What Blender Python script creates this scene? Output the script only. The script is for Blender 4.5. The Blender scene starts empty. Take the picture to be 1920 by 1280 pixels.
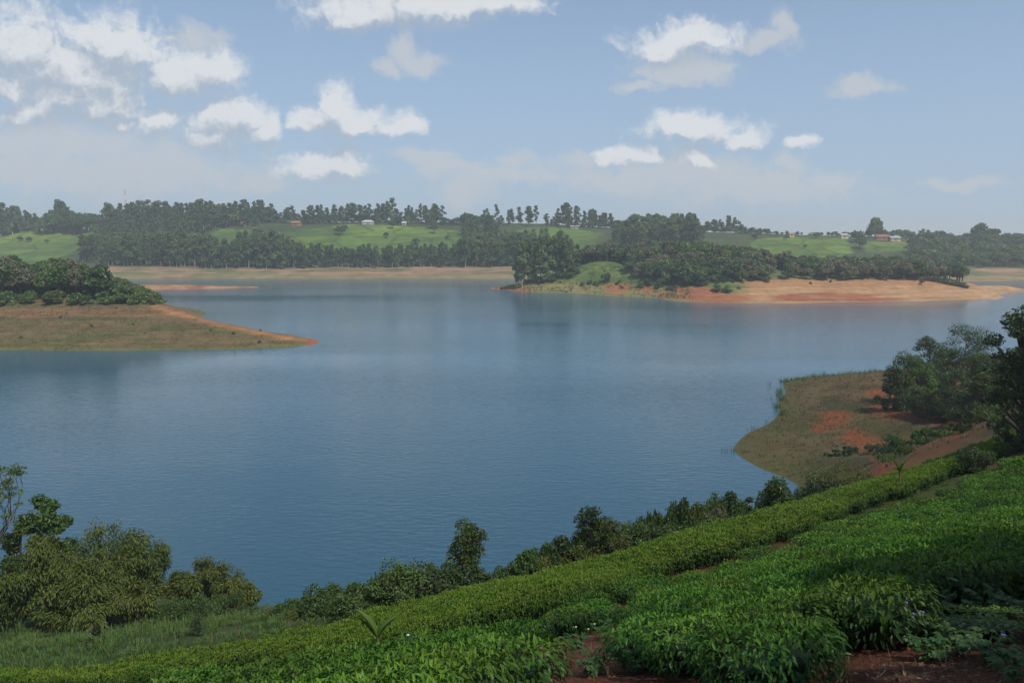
import bpy, math, random
import numpy as np
from mathutils import Vector, Matrix, Euler

# ------------------------------------------------------------------ camera
EYE = 30.0                       # metres above the lake
F = 1493.0                       # focal length in photo pixels (1920 wide)
PITCH = math.radians(7.63)
CP, SP = math.cos(PITCH), math.sin(PITCH)
scene = bpy.context.scene
COL = scene.collection
cam_d = bpy.data.cameras.new("camera")
cam_d.sensor_width = 36.0
cam_d.lens = 36.0 * F / 1920.0
cam_d.clip_start = 0.1
cam_d.clip_end = 20000
cam = bpy.data.objects.new("camera", cam_d)
cam.location = (0, 0, EYE)
cam.rotation_euler = (math.radians(90) - PITCH, 0, 0)
COL.objects.link(cam)
scene.camera = cam

def ray(px, py):
    a, b = px - 960.0, 640.0 - py
    return a, F * CP + b * SP, -F * SP + b * CP       # world direction
def W(px, py, Y):
    a, y, z = ray(px, py)
    return (a / y * Y, Y, EYE + z / y * Y)
def on_water(px, py):
    a, y, z = ray(px, py)
    Y = -EYE * y / z
    return (a / y * Y, Y, 0.0)
def proj(x, y, z):
    d = y * CP - (z - EYE) * SP
    v = y * SP + (z - EYE) * CP
    d = np.where(np.abs(d) < 1e-3, 1e-3, d)
    return 960 + F * x / d, 640 - F * v / d

# ------------------------------------------------------------------ sun, sky
SUN_EL, SUN_AZ = math.radians(57), math.radians(140)     # azimuth clockwise from +Y (view direction)
SUN = Vector((math.sin(SUN_AZ) * math.cos(SUN_EL), math.cos(SUN_AZ) * math.cos(SUN_EL), math.sin(SUN_EL)))
sun_d = bpy.data.lights.new("sun", 'SUN')
sun_d.energy = 4.3
sun_d.angle = math.radians(0.53)
sun_d.color = (1.0, 0.95, 0.87)
sun = bpy.data.objects.new("sun", sun_d)
sun.rotation_euler = SUN.to_track_quat('Z', 'Y').to_euler()
sun.location = (0, 0, 200)
COL.objects.link(sun)

SKY_STRENGTH = 0.13
world = bpy.data.worlds.new("World")
scene.world = world
world.use_nodes = True
def build_world():
    nt = world.node_tree
    N, L = nt.nodes, nt.links
    N.clear()
    def nd(t, **kw):
        n = N.new(t)
        for k, v in kw.items():
            setattr(n, k, v)
        return n
    def math_(op, a, b=None, c=None, clamp=False):
        n = nd('ShaderNodeMath', operation=op, use_clamp=clamp)
        for i, v in enumerate((a, b, c)):
            if v is None: continue
            if isinstance(v, (int, float)): n.inputs[i].default_value = v
            else: L.new(v, n.inputs[i])
        return n.outputs[0]
    def smooth(x, lo, hi, a=0.0, b=1.0):
        n = nd('ShaderNodeMapRange', interpolation_type='SMOOTHSTEP')
        L.new(x, n.inputs[0])
        n.inputs[1].default_value = lo; n.inputs[2].default_value = hi
        n.inputs[3].default_value = a; n.inputs[4].default_value = b
        return n.outputs[0]
    def mix(fac, a, b):
        n = nd('ShaderNodeMix', data_type='RGBA')
        if isinstance(fac, (int, float)): n.inputs[0].default_value = fac
        else: L.new(fac, n.inputs[0])
        for i, v in ((6, a), (7, b)):
            if isinstance(v, tuple): n.inputs[i].default_value = v
            else: L.new(v, n.inputs[i])
        return n.outputs[2]
    tc = nd('ShaderNodeTexCoord')
    sky = nd('ShaderNodeTexSky', sky_type='NISHITA')
    sky.sun_disc = False
    sky.sun_elevation = SUN_EL
    sky.sun_rotation = SUN_AZ
    sky.altitude = 1800
    sky.air_density = 1.0
    sky.dust_density = 1.6
    sky.ozone_density = 1.0
    sep = nd('ShaderNodeSeparateXYZ')
    L.new(tc.outputs['Generated'], sep.inputs[0])
    x, y, z = sep.outputs
    yy = math_('MAXIMUM', y, 0.05)
    u = math_('DIVIDE', x, yy)
    v = math_('DIVIDE', z, yy)
    comb = nd('ShaderNodeCombineXYZ')
    L.new(u, comb.inputs[0]); L.new(v, comb.inputs[1])
    uv = comb.outputs[0]
    # ---- the clouds one can see, as bearings (u = x/y, v = z/y) with half widths
    bright = [(45,85,80,62),(110,120,120,50),(205,80,90,45),(250,110,70,40),(150,140,190,36),(330,145,90,42),(400,125,45,32),
              (25,160,60,30),(120,185,115,40),(205,190,75,42),(60,215,90,30),(290,228,38,32),(225,235,30,12),
              (425,225,72,44),(450,205,40,30),(400,262,62,24),(500,235,28,30),
              (622,202,34,34),(660,225,85,26),(745,235,45,16),(590,225,45,22),
              (585,312,62,24),(635,297,52,28),(665,310,30,22),
              (690,22,100,32),(800,5,170,36),(930,8,75,24),(640,38,45,14),
              (1265,82,85,34),(1310,75,60,28),(1230,100,50,20),
              (1285,245,72,24),(1335,240,45,24),(1400,248,38,22),(1505,258,24,13),
              (1150,288,32,18),(1200,295,55,16),(1298,293,26,18),(1310,305,20,16)]
    faint = [(765,98,34,26),(795,112,40,18),(725,120,28,14),(1430,82,48,18),(1468,58,20,30),(1255,132,75,22),(1200,165,40,10),
             (1320,135,55,20),(1615,163,55,14),(1480,308,28,20),(1550,335,55,14),(970,298,36,16),(800,298,45,14),(1080,305,55,18),
             (875,355,45,35),(950,330,130,18),(1280,330,150,36),(1420,350,170,30),(840,318,60,14),(250,330,230,45),(110,270,180,35),
             (60,320,120,40),(290,305,60,25),(1800,345,70,12),(370,75,50,25),(480,340,80,18),(1160,340,120,22)]
    def field_group(name, lst, amp):
        g = bpy.data.node_groups.new(name, 'ShaderNodeTree')
        g.interface.new_socket(name='Vector', in_out='INPUT', socket_type='NodeSocketVector')
        g.interface.new_socket(name='Value', in_out='OUTPUT', socket_type='NodeSocketFloat')
        gi, go = g.nodes.new('NodeGroupInput'), g.nodes.new('NodeGroupOutput')
        acc = None
        for (cx, cy, rx, ry) in lst:
            a, yv, zv = ray(cx, cy)
            s = g.nodes.new('ShaderNodeVectorMath'); s.operation = 'SUBTRACT'
            g.links.new(gi.outputs[0], s.inputs[0]); s.inputs[1].default_value = (a / yv, zv / yv, 0)
            m = g.nodes.new('ShaderNodeVectorMath'); m.operation = 'MULTIPLY'
            g.links.new(s.outputs[0], m.inputs[0]); m.inputs[1].default_value = (F / (rx * amp), F / (ry * amp), 0)
            d = g.nodes.new('ShaderNodeVectorMath'); d.operation = 'LENGTH'
            g.links.new(m.outputs[0], d.inputs[0])
            o = g.nodes.new('ShaderNodeMath'); o.operation = 'SUBTRACT'
            o.inputs[0].default_value = 1.0
            g.links.new(d.outputs['Value'], o.inputs[1])
            if acc is None: acc = o.outputs[0]
            else:
                mx = g.nodes.new('ShaderNodeMath'); mx.operation = 'SMOOTH_MAX'
                mx.inputs[2].default_value = 0.25
                g.links.new(acc, mx.inputs[0]); g.links.new(o.outputs[0], mx.inputs[1])
                acc = mx.outputs[0]
        g.links.new(acc, go.inputs[0])
        return g
    gb = field_group('cumulus_field', bright, 1.42)
    gf = field_group('haze_cloud_field', faint, 1.45)
    # warp
    n1 = nd('ShaderNodeTexNoise'); n1.inputs['Scale'].default_value = 16; n1.inputs['Detail'].default_value = 6
    n1.inputs['Roughness'].default_value = 0.55
    L.new(uv, n1.inputs['Vector'])
    sb = nd('ShaderNodeVectorMath', operation='SUBTRACT'); L.new(n1.outputs['Color'], sb.inputs[0]); sb.inputs[1].default_value = (.5, .5, .5)
    sc_ = nd('ShaderNodeVectorMath', operation='MULTIPLY'); L.new(sb.outputs[0], sc_.inputs[0]); sc_.inputs[1].default_value = (0.075, 0.055, 0)
    wv = nd('ShaderNodeVectorMath', operation='ADD'); L.new(uv, wv.inputs[0]); L.new(sc_.outputs[0], wv.inputs[1])
    up = nd('ShaderNodeVectorMath', operation='ADD'); L.new(wv.outputs[0], up.inputs[0]); up.inputs[1].default_value = (0.006, 0.026, 0)
    n2 = nd('ShaderNodeTexNoise'); n2.inputs['Scale'].default_value = 42; n2.inputs['Detail'].default_value = 8; n2.inputs['Roughness'].default_value = 0.6
    L.new(wv.outputs[0], n2.inputs['Vector'])
    n3 = nd('ShaderNodeTexNoise'); n3.inputs['Scale'].default_value = 42; n3.inputs['Detail'].default_value = 8; n3.inputs['Roughness'].default_value = 0.6
    L.new(up.outputs[0], n3.inputs['Vector'])
    def inst(g, vec):
        n = nd('ShaderNodeGroup', node_tree=g)
        L.new(vec, n.inputs[0]); return n.outputs[0]
    noise_c = math_('SUBTRACT', n2.outputs['Fac'], 0.5)
    noise_u = math_('SUBTRACT', n3.outputs['Fac'], 0.5)
    n5 = nd('ShaderNodeTexNoise'); n5.inputs['Scale'].default_value = 120; n5.inputs['Detail'].default_value = 6; n5.inputs['Roughness'].default_value = 0.6
    L.new(uv, n5.inputs['Vector'])
    noise_c = math_('MULTIPLY_ADD', math_('SUBTRACT', n5.outputs['Fac'], 0.5), 0.45, noise_c)
    D0 = math_('MULTIPLY_ADD', noise_c, 1.2, inst(gb, wv.outputs[0]))
    D1 = math_('MULTIPLY_ADD', noise_u, 1.15, inst(gb, up.outputs[0]))
    Fd = math_('MULTIPLY_ADD', noise_c, 1.4, inst(gf, wv.outputs[0]))
    front = smooth(y, 0.05, 0.2)
    lit = smooth(math_('SUBTRACT', D0, D1), -0.30, 0.50)
    edge = nd('ShaderNodeMapRange', interpolation_type='SMOOTHSTEP')
    L.new(D0, edge.inputs[0]); edge.inputs[1].default_value = -0.12
    L.new(math_('MULTIPLY_ADD', lit, -0.30, 0.92), edge.inputs[2])       # crisp tops, soft bases
    a_b = math_('MULTIPLY', edge.outputs[0], front)
    a_f = math_('MULTIPLY', math_('MULTIPLY', smooth(Fd, -0.1, 0.75), 0.85), front)
    # ---- the same kind of sky outside the picture: scattered cumulus on a flat deck overhead
    zz = math_('MAXIMUM', z, 0.04)
    c2 = nd('ShaderNodeCombineXYZ')
    L.new(math_('DIVIDE', x, zz), c2.inputs[0]); L.new(math_('DIVIDE', y, zz), c2.inputs[1])
    n4 = nd('ShaderNodeTexNoise'); n4.inputs['Scale'].default_value = 1.1; n4.inputs['Detail'].default_value = 7; n4.inputs['Roughness'].default_value = 0.55
    L.new(c2.outputs[0], n4.inputs['Vector'])
    out1 = smooth(math_('ABSOLUTE', u), 0.70, 0.85)
    out2 = smooth(v, 0.33, 0.45)
    outside = math_('MAXIMUM', math_('MAXIMUM', out1, out2), math_('SUBTRACT', 1.0, front))
    a_o = math_('MULTIPLY', math_('MULTIPLY', smooth(n4.outputs['Fac'], 0.50, 0.64), outside), smooth(z, 0.02, 0.2))
    # ---- colours
    skyc = nd('ShaderNodeVectorMath', operation='SCALE')
    L.new(sky.outputs[0], skyc.inputs[0]); skyc.inputs['Scale'].default_value = SKY_STRENGTH
    air = mix(smooth(z, -0.02, 0.45, 0.88, 0.22), skyc.outputs[0], (0.355, 0.475, 0.625, 1))
    cloud = mix(lit, (0.43, 0.49, 0.565, 1), (0.77, 0.79, 0.81, 1))
    c = mix(a_f, air, (0.55, 0.59, 0.635, 1))
    c = mix(math_('MULTIPLY', a_o, 0.85), c, (0.60, 0.64, 0.69, 1))
    c = mix(math_('MULTIPLY', a_b, 0.90), c, cloud)
    bg = nd('ShaderNodeBackground'); bg.inputs['Strength'].default_value = 1.0
    L.new(c, bg.inputs[0])
    out = nd('ShaderNodeOutputWorld'); L.new(bg.outputs[0], out.inputs[0])
build_world()
world.cycles.sampling_method = 'MANUAL'
world.cycles.sample_map_resolution = 512

vs = scene.view_settings
vs.view_transform = 'Standard'; vs.look = 'None'; vs.gamma = 1.0; vs.use_curve_mapping = False
vs.exposure = 0.0
scene.cycles.max_bounces = 6
scene.cycles.diffuse_bounces = 2
scene.cycles.glossy_bounces = 2
scene.cycles.transmission_bounces = 4
scene.cycles.transparent_max_bounces = 8
scene.cycles.volume_bounces = 1
scene.cycles.use_denoising = True

# ------------------------------------------------------------------ numeric helpers
rng = np.random.default_rng(7)
def value_noise(x, y, scale, seed=0):
    """smooth value noise on arrays, about -1..1"""
    x = np.asarray(x, float) / scale + seed * 17.31; y = np.asarray(y, float) / scale + seed * 9.77
    xi, yi = np.floor(x).astype(np.int64), np.floor(y).astype(np.int64)
    fx, fy = x - xi, y - yi
    fx, fy = fx * fx * (3 - 2 * fx), fy * fy * (3 - 2 * fy)
    def h(a, b):
        n = (a * 374761393 + b * 668265263 + seed * 69069) & 0x7fffffff
        n = ((n ^ (n >> 13)) * 1274126177) & 0x7fffffff
        return ((n ^ (n >> 16)) & 0xffff) / 32767.5 - 1.0
    a, b, c, d = h(xi, yi), h(xi + 1, yi), h(xi, yi + 1), h(xi + 1, yi + 1)
    return (a * (1 - fx) + b * fx) * (1 - fy) + (c * (1 - fx) + d * fx) * fy
def fbm(x, y, scale, oct=4, seed=0):
    t, amp = 0, 1.0
    for i in range(oct):
        t = t + amp * value_noise(x, y, scale / 2 ** i, seed + i)
        amp *= 0.5
    return t / 1.9
class TPS:
    def __init__(self, pts, lam=0.0):
        P = np.array(pts, float)
        self.c = P[:, :2]; n = len(P)
        self.s = 50.0
        A = np.zeros((n + 3, n + 3))
        A[:n, :n] = self.k(self.c[:, None] - self.c[None]) + np.eye(n) * lam
        A[:n, n] = 1; A[:n, n + 1:] = self.c / self.s
        A[n, :n] = 1; A[n + 1:, :n] = (self.c / self.s).T
        self.w = np.linalg.solve(A, np.r_[P[:, 2], 0, 0, 0])
    def k(self, d):
        r2 = (d ** 2).sum(-1) / self.s ** 2
        return 0.5 * r2 * np.log(r2 + 1e-12)
    def __call__(self, x, y):
        x, y = np.broadcast_arrays(np.asarray(x, float), np.asarray(y, float))
        sh = x.shape; x = x.ravel(); y = y.ravel()
        out = np.empty(len(x)); n = len(self.c)
        for i in range(0, len(x), 20000):
            q = np.stack([x[i:i + 20000], y[i:i + 20000]], -1)
            out[i:i + 20000] = self.k(q[:, None] - self.c[None]) @ self.w[:n] + self.w[n] + (q / self.s) @ self.w[n + 1:]
        return out.reshape(sh)
def in_poly(px, py, poly):
    px, py = np.asarray(px, float), np.asarray(py, float)
    r = np.zeros(px.shape, bool)
    n = len(poly)
    for i in range(n):
        x0, y0 = poly[i]; x1, y1 = poly[(i + 1) % n]
        c = ((y0 > py) != (y1 > py)) & (px < (x1 - x0) * (py - y0) / (y1 - y0 + 1e-12) + x0)
        r ^= c
    return r
def sstep(a, b, x):
    t = np.clip((x - a) / (b - a), 0, 1)
    return t * t * (3 - 2 * t)
def interp(tab, x):
    t = np.array(tab, float)
    return np.interp(x, t[:, 0], t[:, 1])

# ------------------------------------------------------------------ materials
def new_mat(name):
    m = bpy.data.materials.new(name); m.use_nodes = True
    nt = m.node_tree; nt.nodes.clear()
    return m, nt.nodes, nt.links
def leaf_mat(name, dark, light, rough=0.5, trans=0.3, rnd=0.25, spec=0.4):
    m, N, L = new_mat(name)
    at = N.new('ShaderNodeAttribute'); at.attribute_name = 'tint'
    mx = N.new('ShaderNodeMix'); mx.data_type = 'RGBA'
    mx.inputs[6].default_value = (*dark, 1); mx.inputs[7].default_value = (*light, 1)
    L.new(at.outputs['Fac'], mx.inputs[0])
    oi = N.new('ShaderNodeObjectInfo')
    mr = N.new('ShaderNodeMapRange'); mr.inputs[3].default_value = 1 - rnd; mr.inputs[4].default_value = 1 + rnd
    L.new(oi.outputs['Random'], mr.inputs[0])
    hs = N.new('ShaderNodeHueSaturation')
    L.new(mx.outputs[2], hs.inputs['Color']); L.new(mr.outputs[0], hs.inputs['Value'])
    mr2 = N.new('ShaderNodeMapRange'); mr2.inputs[3].default_value = 0.515; mr2.inputs[4].default_value = 0.485
    sep = N.new('ShaderNodeMath'); sep.operation = 'FRACT'
    mm = N.new('ShaderNodeMath'); mm.operation = 'MULTIPLY'; mm.inputs[1].default_value = 7.31
    L.new(oi.outputs['Random'], mm.inputs[0]); L.new(mm.outputs[0], sep.inputs[0]); L.new(sep.outputs[0], mr2.inputs[0])
    L.new(mr2.outputs[0], hs.inputs['Hue'])
    p = N.new('ShaderNodeBsdfPrincipled'); p.inputs['Roughness'].default_value = rough
    p.inputs['Specular IOR Level'].default_value = spec
    L.new(hs.outputs[0], p.inputs['Base Color'])
    tr = N.new('ShaderNodeBsdfTranslucent'); L.new(hs.outputs[0], tr.inputs['Color'])
    ms = N.new('ShaderNodeMixShader'); ms.inputs[0].default_value = trans
    L.new(p.outputs[0], ms.inputs[1]); L.new(tr.outputs[0], ms.inputs[2])
    o = N.new('ShaderNodeOutputMaterial'); L.new(ms.outputs[0], o.inputs[0])
    return m
def plain_mat(name, col, rough=0.8, noise=0.25, scale=3.0, bump=0.0):
    m, N, L = new_mat(name)
    tc = N.new('ShaderNodeTexCoord')
    n = N.new('ShaderNodeTexNoise'); n.inputs['Scale'].default_value = scale; n.inputs['Detail'].default_value = 5
    L.new(tc.outputs['Object'], n.inputs['Vector'])
    mr = N.new('ShaderNodeMapRange'); mr.inputs[1].default_value = 0.25; mr.inputs[2].default_value = 0.75
    mr.inputs[3].default_value = 1 - noise; mr.inputs[4].default_value = 1 + noise
    L.new(n.outputs['Fac'], mr.inputs[0])
    hs = N.new('ShaderNodeHueSaturation'); hs.inputs['Color'].default_value = (*col, 1)
    L.new(mr.outputs[0], hs.inputs['Value'])
    p = N.new('ShaderNodeBsdfPrincipled'); p.inputs['Roughness'].default_value = rough
    p.inputs['Specular IOR Level'].default_value = 0.3
    L.new(hs.outputs[0], p.inputs['Base Color'])
    if bump:
        b = N.new('ShaderNodeBump'); b.inputs['Strength'].default_value = bump
        L.new(n.outputs['Fac'], b.inputs['Height']); L.new(b.outputs[0], p.inputs['Normal'])
    o = N.new('ShaderNodeOutputMaterial'); L.new(p.outputs[0], o.inputs[0])
    return m
def terrain_mat(name, s1, s2, amp=0.35, bump=0.4, bdist=0.2, streak=None, plots=None):
    m, N, L = new_mat(name)
    at = N.new('ShaderNodeAttribute'); at.attribute_name = 'cover'
    tc = N.new('ShaderNodeTexCoord')
    n1 = N.new('ShaderNodeTexNoise'); n1.inputs['Scale'].default_value = s1; n1.inputs['Detail'].default_value = 8; n1.inputs['Roughness'].default_value = 0.65
    n2 = N.new('ShaderNodeTexNoise'); n2.inputs['Scale'].default_value = s2; n2.inputs['Detail'].default_value = 4
    L.new(tc.outputs['Object'], n1.inputs['Vector']); L.new(tc.outputs['Object'], n2.inputs['Vector'])
    if streak:                                          # rows and old shorelines follow the contours
        mp = N.new('ShaderNodeMapping'); mp.inputs['Scale'].default_value = streak
        L.new(tc.outputs['Object'], mp.inputs[0]); L.new(mp.outputs[0], n2.inputs['Vector']); n2.inputs['Scale'].default_value = 1.0
    ad = N.new('ShaderNodeMath'); ad.operation = 'ADD'
    L.new(n1.outputs['Fac'], ad.inputs[0]); L.new(n2.outputs['Fac'], ad.inputs[1])
    mr = N.new('ShaderNodeMapRange'); mr.inputs[1].default_value = 0.65; mr.inputs[2].default_value = 1.35
    mr.inputs[3].default_value = 1 - amp; mr.inputs[4].default_value = 1 + amp
    L.new(ad.outputs[0], mr.inputs[0])
    val = mr.outputs[0]
    if plots:                                           # lanes between the small plots of the far fields
        vo = N.new('ShaderNodeTexVoronoi'); vo.feature = 'DISTANCE_TO_EDGE'; vo.inputs['Scale'].default_value = plots
        wp = N.new('ShaderNodeVectorMath'); wp.operation = 'MULTIPLY_ADD'; wp.inputs[1].default_value = (9, 9, 0)
        L.new(n1.outputs['Color'], wp.inputs[0]); L.new(tc.outputs['Object'], wp.inputs[2])
        fl = N.new('ShaderNodeMapping'); fl.inputs['Scale'].default_value = (1, .8, 0)
        L.new(wp.outputs[0], fl.inputs[0]); L.new(fl.outputs[0], vo.inputs['Vector'])
        vm = N.new('ShaderNodeMapRange'); vm.inputs[1].default_value = 0.018; vm.inputs[2].default_value = 0.05; vm.inputs[3].default_value = 0.62; vm.inputs[4].default_value = 1.0
        L.new(vo.outputs['Distance'], vm.inputs[0])
        v2 = N.new('ShaderNodeTexVoronoi'); v2.inputs['Scale'].default_value = plots; L.new(fl.outputs[0], v2.inputs['Vector'])
        sx = N.new('ShaderNodeSeparateColor'); L.new(v2.outputs['Color'], sx.inputs[0])
        v3 = N.new('ShaderNodeMapRange'); v3.inputs[3].default_value = 0.84; v3.inputs[4].default_value = 1.16; L.new(sx.outputs[0], v3.inputs[0])
        m1 = N.new('ShaderNodeMath'); m1.operation = 'MULTIPLY'; L.new(vm.outputs[0], m1.inputs[0]); L.new(v3.outputs[0], m1.inputs[1])
        sg = N.new('ShaderNodeSeparateColor'); L.new(at.outputs['Color'], sg.inputs[0])
        gr = N.new('ShaderNodeMath'); gr.operation = 'SUBTRACT'; L.new(sg.outputs[1], gr.inputs[0]); L.new(sg.outputs[0], gr.inputs[1])
        gm = N.new('ShaderNodeMapRange'); gm.inputs[1].default_value = 0.02; gm.inputs[2].default_value = 0.035; L.new(gr.outputs[0], gm.inputs[0])
        mk = N.new('ShaderNodeMix'); mk.inputs[2].default_value = 1.0; L.new(gm.outputs[0], mk.inputs[0]); L.new(m1.outputs[0], mk.inputs[3])
        m2 = N.new('ShaderNodeMath'); m2.operation = 'MULTIPLY'; L.new(mk.outputs[0], m2.inputs[0]); L.new(val, m2.inputs[1])
        val = m2.outputs[0]
    hs = N.new('ShaderNodeHueSaturation'); L.new(at.outputs['Color'], hs.inputs['Color']); L.new(val, hs.inputs['Value'])
    p = N.new('ShaderNodeBsdfPrincipled'); p.inputs['Roughness'].default_value = 0.95; p.inputs['Specular IOR Level'].default_value = 0.15
    L.new(hs.outputs[0], p.inputs['Base Color'])
    b = N.new('ShaderNodeBump'); b.inputs['Strength'].default_value = bump; b.inputs['Distance'].default_value = bdist
    L.new(ad.outputs[0], b.inputs['Height']); L.new(b.outputs[0], p.inputs['Normal'])
    o = N.new('ShaderNodeOutputMaterial'); L.new(p.outputs[0], o.inputs[0])
    return m

# ------------------------------------------------------------------ mesh helpers
def mesh_from(name, V, faces, mats=(), tint=None, cover=None, smooth=False, mat_idx=None):
    """faces: list of int arrays (n,k) with a constant k each"""
    me = bpy.data.meshes.new(name)
    V = np.asarray(V, np.float32)
    me.vertices.add(len(V)); me.vertices.foreach_set('co', V.ravel())
    faces = [np.asarray(f, np.int32) for f in faces if len(f)]
    loops = np.concatenate([f.ravel() for f in faces])
    sizes = np.concatenate([np.full(len(f), f.shape[1], np.int32) for f in faces])
    starts = np.r_[0, np.cumsum(sizes)[:-1]].astype(np.int32)
    me.loops.add(len(loops)); me.loops.foreach_set('vertex_index', loops)
    me.polygons.add(len(sizes)); me.polygons.foreach_set('loop_start', starts)
    if smooth: me.polygons.foreach_set('use_smooth', np.ones(len(sizes), bool))
    else: me.polygons.foreach_set('use_smooth', np.zeros(len(sizes), bool))
    for m in mats: me.materials.append(m)
    if mat_idx is not None: me.polygons.foreach_set('material_index', np.asarray(mat_idx, np.int32))
    if tint is not None:
        a = me.attributes.new('tint', 'FLOAT', 'POINT'); a.data.foreach_set('value', np.asarray(tint, np.float32))
    if cover is not None:
        a = me.attributes.new('cover', 'FLOAT_COLOR', 'POINT')
        c = np.ones((len(V), 4), np.float32); c[:, :3] = cover
        a.data.foreach_set('color', c.ravel())
    me.update(calc_edges=True)
    me.validate()
    return me
class MB:
    """collects geometry for one mesh"""
    def __init__(s): s.V = []; s.F = {}; s.n = 0; s.T = []; s.M = {}
    def add(s, V, F, tint=0.5, mi=0):
        V = np.asarray(V, float)
        F = np.asarray(F, int) + s.n
        s.V.append(V); s.F.setdefault(F.shape[1], []).append(F)
        s.M.setdefault(F.shape[1], []).append(np.full(len(F), mi))
        s.T.append(np.broadcast_to(np.asarray(tint, float), (len(V),)))
        s.n += len(V)
        return s
    def tube(s, pts, rad, sides=6, mi=0, tint=0.5, cap=True):
        pts = np.asarray(pts, float); n = len(pts)
        rad = np.broadcast_to(np.asarray(rad, float), (n,))
        tg = np.gradient(pts, axis=0) if n > 1 else np.array([[0, 0, 1.]])
        tg /= np.linalg.norm(tg, axis=1, keepdims=True) + 1e-9
        ref = np.array([0.0, 0, 1]) if abs(tg[0][2]) < 0.9 else np.array([1.0, 0, 0])
        a = np.cross(tg, ref); a /= np.linalg.norm(a, axis=1, keepdims=True) + 1e-9
        b = np.cross(tg, a)
        th = np.arange(sides) * 2 * math.pi / sides
        ring = a[:, None] * np.cos(th)[None, :, None] + b[:, None] * np.sin(th)[None, :, None]
        V = (pts[:, None] + ring * rad[:, None, None]).reshape(-1, 3)
        i = np.arange(n - 1)[:, None] * sides; j = np.arange(sides)[None]; k = (j + 1) % sides
        Fq = np.stack([i + j, i + k, i + sides + k, i + sides + j], -1).reshape(-1, 4)
        s.add(V, Fq, tint, mi)
        return s
    def box(s, lo, hi, mi=0, tint=0.5):
        x0, y0, z0 = lo; x1, y1, z1 = hi
        V = [(x0,y0,z0),(x1,y0,z0),(x1,y1,z0),(x0,y1,z0),(x0,y0,z1),(x1,y0,z1),(x1,y1,z1),(x0,y1,z1)]
        Fq = [(0,3,2,1),(4,5,6,7),(0,1,5,4),(1,2,6,5),(2,3,7,6),(3,0,4,7)]
        return s.add(V, Fq, tint, mi)
    def leaves(s, C, D, Nn, length, width, tint, curl=0.15, mi=0, kind='quad'):
        """C centre-of-base, D unit direction, Nn approx normal"""
        C, D, Nn = (np.asarray(q, float) for q in (C, D, Nn))
        n = len(C)
        length = np.broadcast_to(np.asarray(length, float), (n,))[:, None]
        width = np.broadcast_to(np.asarray(width, float), (n,))[:, None]
        S = np.cross(D, Nn); S /= np.linalg.norm(S, axis=1, keepdims=True) + 1e-9
        Nn = np.cross(S, D)
        tint = np.broadcast_to(np.asarray(tint, float), (n,))
        if kind == 'quad':
            V = np.stack([C, C + D * length * .5 + S * width * .5 + Nn * curl * width * .5,
                          C + D * length - Nn * curl * length,
                          C + D * length * .5 - S * width * .5 + Nn * curl * width * .5], 1)
            Fq = np.arange(n)[:, None] * 4 + np.arange(4)[None]
            s.add(V.reshape(-1, 3), Fq, np.repeat(tint, 4), mi)
        else:   # folded, curved leaf: 8 vertices, 6 faces
            a = C
            m1 = C + D * length * .33; m2 = C + D * length * .68 - Nn * curl * length * .35
            t = C + D * length * .97 - Nn * curl * length
            fold = Nn * width * .16
            V = np.stack([a, m1 + S * width * .46 + fold, m1, m1 - S * width * .46 + fold,
                          m2 + S * width * .36 + fold, m2, m2 - S * width * .36 + fold, t], 1)
            b = np.arange(n)[:, None] * 8
            q = np.concatenate([b + np.array([[1, 4, 5, 2]]), b + np.array([[2, 5, 6, 3]])])
            tr = np.concatenate([b + np.array([[0, 1, 2]]), b + np.array([[0, 2, 3]]), b + np.array([[4, 7, 5]]), b + np.array([[5, 7, 6]])])
            V = V.reshape(-1, 3)
            F3 = tr + s.n; F4 = q + s.n
            s.V.append(V); s.T.append(np.repeat(tint, 8))
            s.F.setdefault(3, []).append(F3); s.M.setdefault(3, []).append(np.full(len(F3), mi))
            s.F.setdefault(4, []).append(F4); s.M.setdefault(4, []).append(np.full(len(F4), mi))
            s.n += len(V)
        return s
    def mesh(s, name, mats, smooth=False):
        ks = sorted(s.F)
        return mesh_from(name, np.concatenate(s.V), [np.concatenate(s.F[k]) for k in ks], mats,
                         tint=np.concatenate(s.T), smooth=smooth, mat_idx=np.concatenate([np.concatenate(s.M[k]) for k in ks]))
def link(name, data, parent=None, loc=None, rot=None, scale=None):
    o = bpy.data.objects.new(name, data)
    if parent is not None: o.parent = parent
    if loc is not None: o.location = loc
    if rot is not None: o.rotation_euler = rot
    if scale is not None: o.scale = scale if hasattr(scale, '__len__') else (scale,) * 3
    COL.objects.link(o)
    return o
def tag(o, label=None, cat=None, group=None, kind=None):
    if label: o['label'] = label
    if cat: o['category'] = cat
    if group: o['group'] = group
    if kind: o['kind'] = kind
    return o
def thing(name, loc, label, cat, group=None, rz=0.0, scale=1.0):
    return tag(link(name, None, None, loc, (0, 0, rz), scale), label, cat, group)
def unit(v):
    return v / (np.linalg.norm(v, axis=-1, keepdims=True) + 1e-9)
def rand_dirs(r, n):
    return unit(r.normal(size=(n, 3)))

# ------------------------------------------------------------------ the lie of the land
near_pts = [W(*p) for p in [
    (1750,1262,7.6),(1300,1275,8.8),(1050,1255,10.2),(700,1290,11.2),(300,1300,13),(0,1310,16),(1910,1205,8.4),(1600,1215,8.6),
    (1000,1118,22),(850,1168,23),(600,1212,25),(300,1250,26.5),(0,1287,28),
    (1300,1042,29),(1500,975,34),(1685,922,39),(1850,880,43),
    (100,1205,38),(300,1178,43),(500,1158,46),(600,1166,40),(200,1186,45),(0,1210,42)]]
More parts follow.
